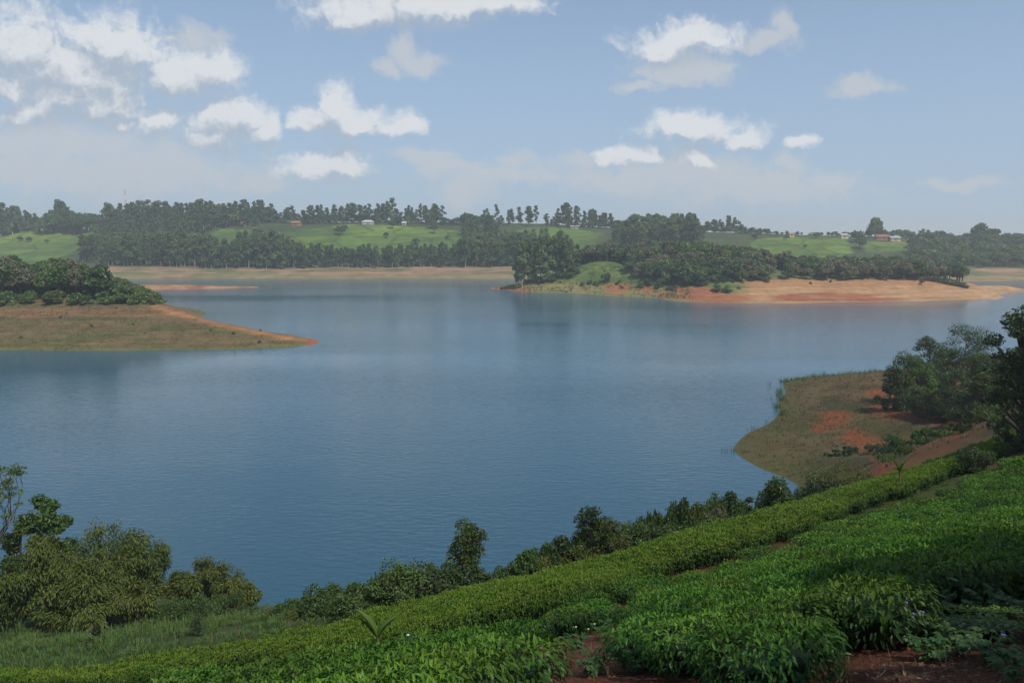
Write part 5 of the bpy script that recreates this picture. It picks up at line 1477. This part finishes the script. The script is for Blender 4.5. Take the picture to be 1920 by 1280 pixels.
near_tree('dark_tree', 1893, 47, 578, 2.35, M_dark, 'big dark large-leaved tree at the right edge', .03, 4300, .23, .42, 120, rmul=.62, shape='round', seed=77, kind='leaf')
near_tree('dark_tree', 1945, 45, 565, 2.0, M_dark, 'second dark tree cut off by the right edge', .03, 2700, .23, .42, 80, rmul=.66, seed=78, kind='leaf')
round_bush('tea_shrub', 1822, 43.5, 842, .95, M_dark, 'rounded dark tea shrub standing above the grassy gap', 'bush', .10, 1900)
round_bush('tea_shrub', 1880, 46.0, 838, .9, M_dark, 'dark untrimmed tea shrub at the right edge', 'bush', .10, 1700)

def added_shade_tree(x, y, h, w, label, seed):  # trees out of view, added to darken the nearest tea and earth
    z = float(h_near(np.array([x]), np.array([y]))[0])
    o = thing('added_shade_tree', (x, y, z), label, 'tree', None, seed, (w / 4.0, w / 4.0, h / 9.6))
    link('trunk', DARKT[seed % 3][0], o); link('crown', DARKT[seed % 3][1], o)
added_shade_tree(13.0, 4.5, 13, 5.2, 'unseen tree added right of the viewpoint to shade the nearest tea', 1)
added_shade_tree(9.8, -1.2, 12.5, 4.3, 'unseen tree added behind the viewpoint to shade the bare red earth', 2)
# ---- banana plants
def banana_leaf(base, az, el, L, Wd, droop, furl=0.0, seg=9):
    t = np.linspace(0, 1, seg)
    d = np.array([math.cos(az), math.sin(az), 0])
    e = el - droop * t ** 1.6
    step = L / (seg - 1)
    P = [np.array(base, float)]
    for i in range(1, seg):
        P.append(P[-1] + step * (d * math.cos(e[i]) + np.array([0, 0, math.sin(e[i])])))
    P = np.array(P)
    S = np.array([-math.sin(az), math.cos(az), 0])
    up = np.cross(np.gradient(P, axis=0), S); up = unit(up) * -1
    w = Wd * np.clip(np.sin(np.clip((t - .08) / .92, 0, 1) ** .7 * math.pi), 0.03, 1) * .5
    fold = (.35 + .9 * furl)
    Lf = P + S * (w * math.cos(fold))[:, None] + up * (-w * math.sin(fold))[:, None]
    Rt = P - S * (w * math.cos(fold))[:, None] + up * (-w * math.sin(fold))[:, None]
    V = np.stack([Lf, P, Rt], 1).reshape(-1, 3)
    i = np.arange(seg - 1)[:, None] * 3
    Fq = np.concatenate([i + [[0, 1, 4, 3]], i + [[1, 2, 5, 4]]])
    mb = MB(); mb.add(V, Fq, np.repeat(.35 + .4 * t, 3)); mb.tube(P, np.linspace(.018, .005, seg) * (L / 1.0), 5, 0, .9)
    return mb.mesh('leaf', [M_banana], True)
def banana(px, Y, stem_h, leaves, label, scale=1.0):
    X, Yv, z = spot(px, Y, h_near)
    o = thing('banana_plant', (X, Yv, z), label, 'banana plant', None, 0, scale)
    mb = MB(); mb.tube([(0, 0, -.1), (.01, 0, stem_h * .4), (0, 0, stem_h)], [.10, .085, .055], 8)
    rr = np.random.default_rng(int(px))
    for i in range(7):                      # dry sheaths hanging on the stem
        a = rr.uniform(0, 6.28); zz = stem_h * rr.uniform(.3, .9)
        mb.tube([(.07 * math.cos(a), .07 * math.sin(a), zz), (.13 * math.cos(a), .13 * math.sin(a), zz - .12), (.12 * math.cos(a), .12 * math.sin(a), zz - .32)], [.02, .018, .006], 4)
    link('stem', mb.mesh('stem', [M_pseudostem], True), o)
    for (az, el, L, Wd, dr, fu) in leaves:
        link('leaf', banana_leaf((0, 0, stem_h - .03), az, el, L, Wd, dr, fu), o)
R_ = math.radians
banana(710, 19.5, .95, [(R_(172), R_(62), 1.0, .30, .35, .5), (R_(12), R_(58), .85, .30, .5, .4), (R_(165), R_(48), .8, .16, .2, .9), (R_(60), R_(72), .45, .1, .1, 1.0)], 'young banana plant with two broad leaves raised in a V')
banana(1685, 39.5, 1.25, [(R_(165), R_(60), 1.15, .24, .3, .7), (R_(15), R_(66), 1.0, .24, .3, .7), (R_(100), R_(75), .9, .2, .2, .8), (R_(260), R_(65), .8, .2, .5, .7), (R_(195), R_(40), .7, .2, .8, .6), (R_(-20), R_(35), .6, .2, .9, .6)], 'small banana tree with a brown stem in the grassy gap')

# ---- grass
def blades(mb, r, base, n_each, hgt, wid, spread, tint_lo, tint_hi, lean=.5):
    base = np.repeat(np.asarray(base, float), n_each, 0)
    n = len(base)
    a = r.uniform(0, 6.28, n); q = r.random(n) * spread
    b = base + np.c_[q * np.cos(a), q * np.sin(a), np.zeros(n)]
    h = hgt * r.uniform(.5, 1.2, n)
    a2 = a + r.normal(0, .6, n); ln = lean * r.uniform(.2, 1.3, n)
    d = np.c_[np.cos(a2), np.sin(a2), np.zeros(n)]; s = np.c_[-np.sin(a2), np.cos(a2), np.zeros(n)]
    w = (wid * r.uniform(.6, 1.2, n))[:, None] * .5
    up = np.array([0, 0, 1.0])
    m = b + d * (h * ln * .3)[:, None] + up * (h * .6)[:, None]
    t = b + d * (h * ln * .95)[:, None] + up * (h * (1 - .35 * np.minimum(ln, 1.2) ** 2))[:, None]
    V = np.stack([b - s * w, b + s * w, m + s * w * .8, m - s * w * .8, t], 1).reshape(-1, 3)
    i = np.arange(n)[:, None] * 5
    tt = np.repeat(r.uniform(tint_lo, tint_hi, n), 5)
    s0 = mb.n
    mb.add(V, i + np.array([[0, 1, 2, 3]]), tt)
    mb.F.setdefault(3, []).append(i + np.array([[3, 2, 4]]) + s0); mb.M.setdefault(3, []).append(np.zeros(n, int))
def grass_patch(name, poly, n, n_each, hgt, wid, spread, mat, label, x0, x1, y0, y1, seed, lo=.1, hi=.9, clump=6.0, lean=.5, hf=None):
    r = np.random.default_rng(seed)
    X = r.uniform(x0, x1, n); Y = r.uniform(y0, y1, n)
    Z = (hf or h_near)(X, Y)
    qx, qy = proj(X, Y, Z)
    k = in_poly(qx, qy, poly) & (Z > .1) & (value_noise(X, Y, clump * .2, seed) + .6 * value_noise(X, Y, clump, seed + 1) > r.uniform(-.9, .5, n))
    mb = MB()
    blades(mb, r, np.c_[X, Y, Z - .02][k], n_each, hgt, wid, spread, lo, hi, lean)
    tag(link(name, mb.mesh(name, [mat])), label, 'grass', None, 'stuff')
GF = [(-60,1275),(-60,1170),(60,1172),(150,1165),(300,1150),(480,1140),(560,1138),(680,1135),(700,1150),(620,1168),(450,1205),(300,1232),(150,1256)]
grass_patch('meadow_grass', GF, 9000, 9, .28, .035, .22, M_grass, 'rough green grass between the tea and the bamboo', -32, -4, 27, 60, 61)
grass_patch('meadow_grass', GF, 1600, 6, .36, .025, .2, M_drygrass, 'dry straw-coloured grass stems in the rough meadow', -32, -4, 27, 60, 62, .3, 1.0, 9.0)
grass_patch('meadow_grass', GF, 420, 22, .62, .04, .3, M_grass, 'tall green grass tussocks in the rough meadow', -32, -4, 27, 60, 63, .2, .8, 5.0, .8)
GAP = [(1540,968),(1548,945),(1640,925),(1760,885),(1800,870),(1800,905),(1760,915),(1640,950)]
grass_patch('verge_grass', GAP, 9000, 6, .20, .03, .12, M_grass, 'short grass in the gap between the tea strips', 10, 36, 28, 52, 64, .1, .7)
SPG = [(1375,900),(1370,830),(1460,700),(1660,695),(1930,720),(1930,860),(1500,935)]
grass_patch('dry_grass', SPG, 20000, 5, .34, .06, .30, M_drygrass, 'dry brownish grass covering the low spit', 22, 100, 58, 175, 65, .1, .9, 12.0)
grass_patch('dry_grass', SPG, 3500, 7, .30, .06, .6, M_grass, 'patches of green grass on the low spit', 22, 100, 82, 175, 66, 0, .6, 16.0)

LB = [(-60,660),(-60,570),(280,574),(350,600),(450,623),(560,642),(540,655)]
grass_patch('bank_grass', LB, 9000, 5, .30, .10, .6, M_drygrass, 'dry grass on the bank of the left peninsula', -180, -52, 206, 250, 67, 0, .6, 14.0, .5, h_left)
grass_patch('bank_grass', LB, 2200, 6, .38, .10, .7, M_grass, 'green weeds on the bank of the left peninsula', -180, -52, 206, 250, 68, 0, .45, 14.0, .5, h_left)
HB = [(915,545),(1000,520),(1080,500),(1180,500),(1290,530),(1300,560),(1100,560)]
grass_patch('slope_grass', HB, 9000, 5, .9, .22, .8, M_grass, 'tall grass on the green slope of the headland', -20, 130, 350, 445, 69, 0.1, .8, 20.0, .5, h_mid)
# ---- reeds at the edge of the spit
def reed(px, py, hgt, n, label, tilt=.35):
    X, Y, _ = on_water(px, py)
    z = max(-.1, float(h_near(np.array([X]), np.array([Y]))[0]))
    r = np.random.default_rng(int(px * 3 + py))
    mb = MB(); blades(mb, r, [(0, 0, -.15)], n, hgt, .05, .9, 0, .8, tilt)
    tag(link('reed_clump', mb.mesh('reed_clump', [M_grass]), None, (X, Y, z)), label, 'reeds', 'reeds along the spit')
rr_ = np.random.default_rng(71)
for i, q in enumerate(np.linspace(1466, 1650, 20)):
    reed(q, 717 - (q - 1466) * .1 + rr_.uniform(-2, 2), rr_.uniform(.8, 1.5), 60, 'reed clump in the dark fringe along the far edge of the spit')
for i, (q, y) in enumerate([(1463, 735), (1466, 752), (1458, 765), (1468, 780), (1462, 742)]):
    reed(q, y, 1.5, 70, 'reed clump on the left corner of the spit')
for i, (q, y) in enumerate([(1444, 722), (1450, 758), (1446, 748), (1372, 846), (1356, 846), (1440, 792), (1410, 806)]):
    reed(q, y, 1.1, 14, 'thin reeds standing in the water off the spit')

# ---- small plants in the meadow
def small_conifer(px, Y, top, w, label, mat):
    near_tree('small_conifer', px, Y, top, w, mat, label, .02, 900, .09, .4, 18, shape='cone', rmul=1.2)
small_conifer(180, 36.5, 1203, .42, 'small dark conifer in the meadow, left one', M_dark)
small_conifer(372, 37.5, 1168, .5, 'small dark conifer in the meadow, right one', M_dark)
def dry_shrub(px, Y, top, label):
    X, Yv, z = spot(px, Y, h_near); h = W(px, top, Yv)[2] - z
    r = np.random.default_rng(int(px)); mb = MB(); lf = MB()
    tips = []
    for i in range(16):
        a = r.uniform(0, 6.28); q = r.uniform(.1, .45) * h
        t = np.array([q * math.cos(a), q * math.sin(a), h * r.uniform(.6, 1)])
        mb.tube([(0, 0, -.05), t * (.4, .4, .5), t], [.012, .009, .004], 3); tips.append(t)
    clump_leaves(lf, r, tips, np.full(16, .13), 16, .07, .035)
    o = thing('dry_shrub', (X, Yv, z), label, 'shrub')
    link('stem', mb.mesh('stem', [M_bark2]), o); link('foliage', lf.mesh('foliage', [M_brown]), o)
dry_shrub(556, 27.2, 1163, 'dry brown twiggy shrub beside the low tea hedge')

# ---- foreground weeds on the red earth
def weed(px, py, h, label, flower=None, n_stem=5, leaf=.062, name='weed', group='weeds on the red earth'):
    X, Y, z = ground_px(px, py)
    r = np.random.default_rng(int(px * 11 + py))
    st, lf = MB(), MB()
    o = thing(name, (X, Y, z), label, 'weed', group, r.uniform(0, 6.28))
    tops = []
    for i in range(n_stem):
        a = i * 6.28 / n_stem + r.uniform(-.5, .5); q = r.uniform(.3, .75) * h
        t = np.array([q * math.cos(a), q * math.sin(a), h * r.uniform(.65, 1.0)])
        P = np.array([(0, 0, -.02), t * (.35, .35, .55), t])
        st.tube(P, [.007, .005, .003], 4); tops.append(t)
        for k in range(6):                              # compound leaves: a rachis with paired leaflets
            f = r.uniform(.35, 1.0)
            b = np.array([np.interp(f, [0, .5, 1], P[:, j]) for j in range(3)])
            az = r.uniform(0, 6.28); dd = np.array([math.cos(az), math.sin(az), r.uniform(-.15, .35)])
            L = r.uniform(.10, .17)
            st.tube([b, b + dd * L], [.003, .0015], 3)
            m = 5
            tt = np.repeat(np.linspace(.3, .9, m), 2)
            sd = np.tile([1, -1], m)[:, None] * np.array([-math.sin(az), math.cos(az), 0])
            C = b + dd * (L * tt)[:, None]
            D = unit(sd + dd * .6 + np.array([0, 0, -.12]))
            C = np.r_[C, [b + dd * L]]; D = np.r_[D, [unit(dd + (0, 0, -.15))]]
            lf.leaves(C, D, unit(np.array([0, 0, 1.0]) + .25 * rand_dirs(r, len(C))), leaf * r.uniform(.7, 1.15, len(C)), leaf * .55, np.clip(r.normal(.5, .22, len(C)), 0, 1), .2, 0, 'leaf')
    link('stem', st.mesh('stem', [M_weed]), o); link('foliage', lf.mesh('foliage', [M_weed]), o)
    if flower is not None:
        mat, nf, fs = flower
        for i in range(nf):
            t = tops[i % len(tops)] + np.array([r.normal(0, .015), r.normal(0, .015), .05 + .02 * r.random()])
            mb = MB()
            mb.tube([tops[i % len(tops)] - t, (0, 0, 0)], [.003, .002], 3, 2)
            for k in range(5):
                a = k * 1.2566
                D = np.array([[math.cos(a), math.sin(a), .3]])
                mb.leaves([(0, 0, 0)], unit(D), [(0, 0, 1.0)], fs, fs * .8, .5, .1, 0)
            mb.tube([(0, 0, 0), (0, 0, fs * .35)], [fs * .16, fs * .05], 5, 1)
            link('flower', mb.mesh('flower', [mat, M_flower_eye, M_weed]), o, tuple(t))
PU, WH = (M_purple, 2, .034), (M_white, 2, .024)
for q, y, h, fl, lab in [(1690,1212,.42,(M_purple,3,.036),'bushy weed with a large purple flower below the dark tea'),(1765,1180,.42,None,'leafy weed between the purple flower and the right-hand weeds'),(1835,1165,.46,None,'tallest leafy weed on the red earth at the right'),(1890,1165,.4,None,'weed at the right edge under the dark tea'),
                         (1795,1228,.30,None,'low weed in the middle of the red earth'),(1745,1240,.22,None,'tiny weed among the dead leaves'),(1850,1245,.34,(M_purple,1,.032),'weed with a single small purple flower on the right'),(1895,1275,.34,None,'weed in the bottom right corner'),
                         (1135,1195,.34,WH,'weed with white flowers at the top of the bare earth gap'),(1085,1215,.32,WH,'weed with white flowers left in the bare earth gap'),(1185,1205,.34,None,'leafy weed right in the bare earth gap'),(1110,1265,.30,None,'low weed in the middle of the bare earth gap'),
                         (1190,1262,.34,None,'weed at the foot of the tea right of the bare gap'),(1012,1272,.36,WH,'white-flowered weed left of the bare earth gap'),(1165,1235,.3,None,'weed in the centre of the bare earth gap')]:
    weed(q, y, h, lab, fl)
weed(1250, 1262, .55, 'purple-flowered weed poking through the nearest tea', PU, 4)
weed(830, 1300, .75, 'tall white-flowered weed in front of the left tea hedge', WH, 4)
def fern(px, py, label):
    X, Y, z = ground_px(px, py)
    r = np.random.default_rng(3); lf = MB()
    for i in range(7):
        a = r.uniform(2.2, 5.6); L = r.uniform(.45, .65)
        t = np.linspace(0, 1, 14)[:, None]
        out = np.array([math.cos(a), math.sin(a), 0])
        P = out * L * .8 * t + np.array([0, 0, 1]) * L * (1.3 * t - .95 * t ** 2)
        lf.tube(P, np.linspace(.005, .001, 14), 3)
        s = np.array([-math.sin(a), math.cos(a), 0])
        for sg in (1, -1):
            lf.leaves(P[2:], unit(np.repeat([s * sg + out * .35 - (0, 0, .15)], 12, 0)), np.repeat([[0, 0, 1.0]], 12, 0), .13 * np.sin(np.linspace(.25, 1, 12) * 3.0) + .02, .03, .7)
    tag(link('fern', lf.mesh('fern', [M_weed]), None, (X, Y, z + .1)), label, 'fern')
fern(1165, 1165, 'small fern in the dark gap between the tea clumps')
def tuft(px, py, h, n, mat, label, lean=.9):
    X, Y, z = ground_px(px, py)
    r = np.random.default_rng(int(px + py)); mb = MB()
    blades(mb, r, [(0, 0, -.02)], n, h, .012, .05, .2, 1.0, lean)
    tag(link('grass_tuft', mb.mesh('grass_tuft', [mat]), None, (X, Y, z)), label, 'grass tuft', 'grass tufts in the foreground')
for q, y, h, n, m, lab in [(1110,1240,.42,16,M_grass,'green grass tuft in the bare earth gap'),(1125,1262,.40,10,M_drygrass,'yellowed grass tuft bent over the bare earth gap'),(1582,1272,.34,16,M_grass,'green grass tuft among the dead leaves'),(1330,1282,.4,18,M_grass,'grass tuft at the bottom edge below the nearest tea'),
                           (1530,1276,.3,14,M_drygrass,'dry grass tuft at the bottom edge'),(820,1175,.8,9,M_grass,'long grass blades standing in the lane beside the bright strip'),(950,1182,.7,8,M_grass,'grass blades at the end of the soil lane'),(290,1262,.9,8,M_drygrass,'pale grass stalks by the low bright hedge'),
                           (1560,968,.9,26,M_drygrass,'dry grass tuft at the left end of the grassy gap'),(1410,1278,.3,14,M_grass,'low grass tuft below the nearest tea'),(40,1190,1.2,40,M_grass,'tall grass tussock at the left edge under the bamboo'),(215,1180,1.1,30,M_grass,'tall grass tussock at the foot of the bamboo')]:
    tuft(q, y, h, n, m, lab)
# dead leaves, twigs and clods
def litter():
    r = np.random.default_rng(81)
    poly = [(1140,1300),(1300,1262),(1430,1240),(1520,1210),(1620,1190),(1700,1215),(1780,1240),(1930,1262),(1930,1310)]
    n = 5200
    X = r.uniform(.2, 6, n); Y = r.uniform(3.4, 8, n); Z = h_near(X, Y)
    qx, qy = proj(X, Y, Z)
    k = in_poly(qx, qy, poly) & (value_noise(X, Y, .6, 82) > r.uniform(-1.1, .6, n))
    P = np.c_[X, Y, Z][k]; m = len(P)
    az = r.uniform(0, 6.28, m); el = r.normal(.15, .35, m)
    D = np.c_[np.cos(az) * np.cos(el), np.sin(az) * np.cos(el), np.sin(el)]
    mb = MB()
    mb.leaves(P + (0, 0, .012), D, unit(np.array([0, 0, 1.0]) + .7 * rand_dirs(r, m)), .085 * r.uniform(.5, 1.3, m), .036 * r.uniform(.6, 1.2, m), np.clip(r.normal(.4, .25, m), 0, 1), .45, 0, 'leaf')
    tag(link('leaf_litter', mb.mesh('leaf_litter', [M_dead])), 'brown dead leaves strewn over the red earth', 'dead leaves', None, 'stuff')
    tw = MB()
    for i in range(300):
        j = r.integers(m); p = P[j] + (0, 0, .01)
        a = r.uniform(0, 6.28); L = r.uniform(.08, .4)
        d = np.array([math.cos(a), math.sin(a), r.uniform(-.05, .25)])
        tw.tube([p, p + d * L * .33 + r.normal(0, .03, 3), p + d * L * .66 + r.normal(0, .03, 3), p + d * L], [.003, .0025, .002, .001], 3)
    tag(link('straw_litter', tw.mesh('straw_litter', [M_straw])), 'thin dry stalks tangled among the dead leaves', 'dry stalks', None, 'stuff')
    # crumbs of red earth
    cl = MB()
    n = 2600
    X = r.uniform(-2, 6.5, n); Y = r.uniform(3.4, 10.5, n); Z = h_near(X, Y)
    ico = np.array([(1,0,0),(-1,0,0),(0,1,0),(0,-1,0),(0,0,1),(0,0,-1)], float)
    tri = np.array([(0,2,4),(2,1,4),(1,3,4),(3,0,4),(2,0,5),(1,2,5),(3,1,5),(0,3,5)])
    for x, y, z in zip(X, Y, Z):
        s = .008 + .03 * r.random() ** 3
        cl.add(ico * s * r.uniform(.6, 1.3, (6, 1)) + (x, y, z), tri)
    tag(link('soil_crumbs', cl.mesh('soil_crumbs', [plain_mat('red_crumbs', (0.125, 0.048, 0.025), .95, .35, 20)], False)), 'loose crumbs of red earth in the foreground', 'soil', None, 'stuff')
litter()
def dry_branch(px, py, tips, label):
    X, Y, z = ground_px(px, py)
    r = np.random.default_rng(int(px)); mb = MB()
    for t in tips:
        t = np.array(t, float)
        mb.tube([(0, 0, 0), t * .35 + r.normal(0, .02, 3), t * .7 + r.normal(0, .02, 3), t], [.007, .005, .004, .002], 4)
    tag(link('dry_branch', mb.mesh('dry_branch', [M_straw]), None, (X, Y, z)), label, 'dry branch', 'dry branches on the earth')
dry_branch(1595, 1215, [(-.25, .1, .42), (-.12, -.05, .3), (.06, .1, .36), (.12, 0, .22)], 'dry forked branch leaning against the nearest tea')
dry_branch(1655, 1205, [(-.05, .1, .42), (.03, .12, .5), (-.2, .05, .3)], 'dry stalk bent over beside the purple-flowered weed')
dry_branch(1640, 1275, [(.35, .25, .1), (.2, .3, .05)], 'pale dry stick lying on the dead leaves')
dry_branch(1140, 1268, [(-.1, 0, .3), (.12, -.05, .05), (-.05, .1, .38), (.2, -.1, .04)], 'pale bent stalks in the bare earth gap')

# ------------------------------------------------------------------ a cumulus added out of view to put soft shade on the near slope
def cumulus():
    m, N, L = new_mat('shade_cloud_white')
    d = N.new('ShaderNodeBsdfDiffuse'); d.inputs[0].default_value = (.9, .9, .9, 1)
    t = N.new('ShaderNodeBsdfTransparent')
    ms = N.new('ShaderNodeMixShader')
    tc = N.new('ShaderNodeTexCoord'); mp = N.new('ShaderNodeMapping'); mp.inputs['Scale'].default_value = (1 / 150, 1 / 125, 0)
    ln = N.new('ShaderNodeVectorMath'); ln.operation = 'LENGTH'
    mr = N.new('ShaderNodeMapRange'); mr.interpolation_type = 'SMOOTHSTEP'
    mr.inputs[1].default_value = 1.1; mr.inputs[2].default_value = .45; mr.inputs[3].default_value = 0.0; mr.inputs[4].default_value = .15
    L.new(tc.outputs['Object'], mp.inputs[0]); L.new(mp.outputs[0], ln.inputs[0]); L.new(ln.outputs['Value'], mr.inputs[0]); L.new(mr.outputs[0], ms.inputs[0])
    L.new(t.outputs[0], ms.inputs[1]); L.new(d.outputs[0], ms.inputs[2])
    o = N.new('ShaderNodeOutputMaterial'); L.new(ms.outputs[0], o.inputs[0])
    nu, nv = 64, 24
    U, V_ = np.meshgrid(np.linspace(0, 2 * math.pi, nu, endpoint=False), np.linspace(-math.pi / 2, math.pi / 2, nv))
    x, y, z = np.cos(V_) * np.cos(U), np.cos(V_) * np.sin(U), np.sin(V_)
    k = 1 + .22 * fbm(x * 3 + 5 * z, y * 3, 1.0, 4, 91)
    P = np.stack([x * 150 * k, y * 125 * k, np.where(z > 0, z * 60, z * 14) * k], -1).reshape(-1, 3)
    i = np.arange(nv - 1)[:, None] * nu; j = np.arange(nu)[None]; q = (j + 1) % nu
    me = mesh_from('cloud', P, [np.stack([i + j, i + q, i + nu + q, i + nu + j], -1).reshape(-1, 4)], [m], smooth=True)
    c = Vector((5, 62, 12)) + SUN * 1000
    tag(link('cloud', me, None, c), 'unseen white cumulus cloud added high above to shade the near slope', 'cloud')
cumulus()
# ------------------------------------------------------------------ the air
def haze():
    m, N, L = new_mat('haze')
    v = N.new('ShaderNodeVolumePrincipled')
    v.inputs['Color'].default_value = (.90, .94, .98, 1)
    v.inputs['Density'].default_value = HAZE
    v.inputs['Anisotropy'].default_value = 0.2
    o = N.new('ShaderNodeOutputMaterial'); L.new(v.outputs[0], o.inputs[1])
    mb = MB(); mb.box((-9100, -3100, -9.2), (9100, 9100, 95))
    tag(link('haze', mb.mesh('haze', [m])), kind='stuff')
HAZE = 0.00033
haze()
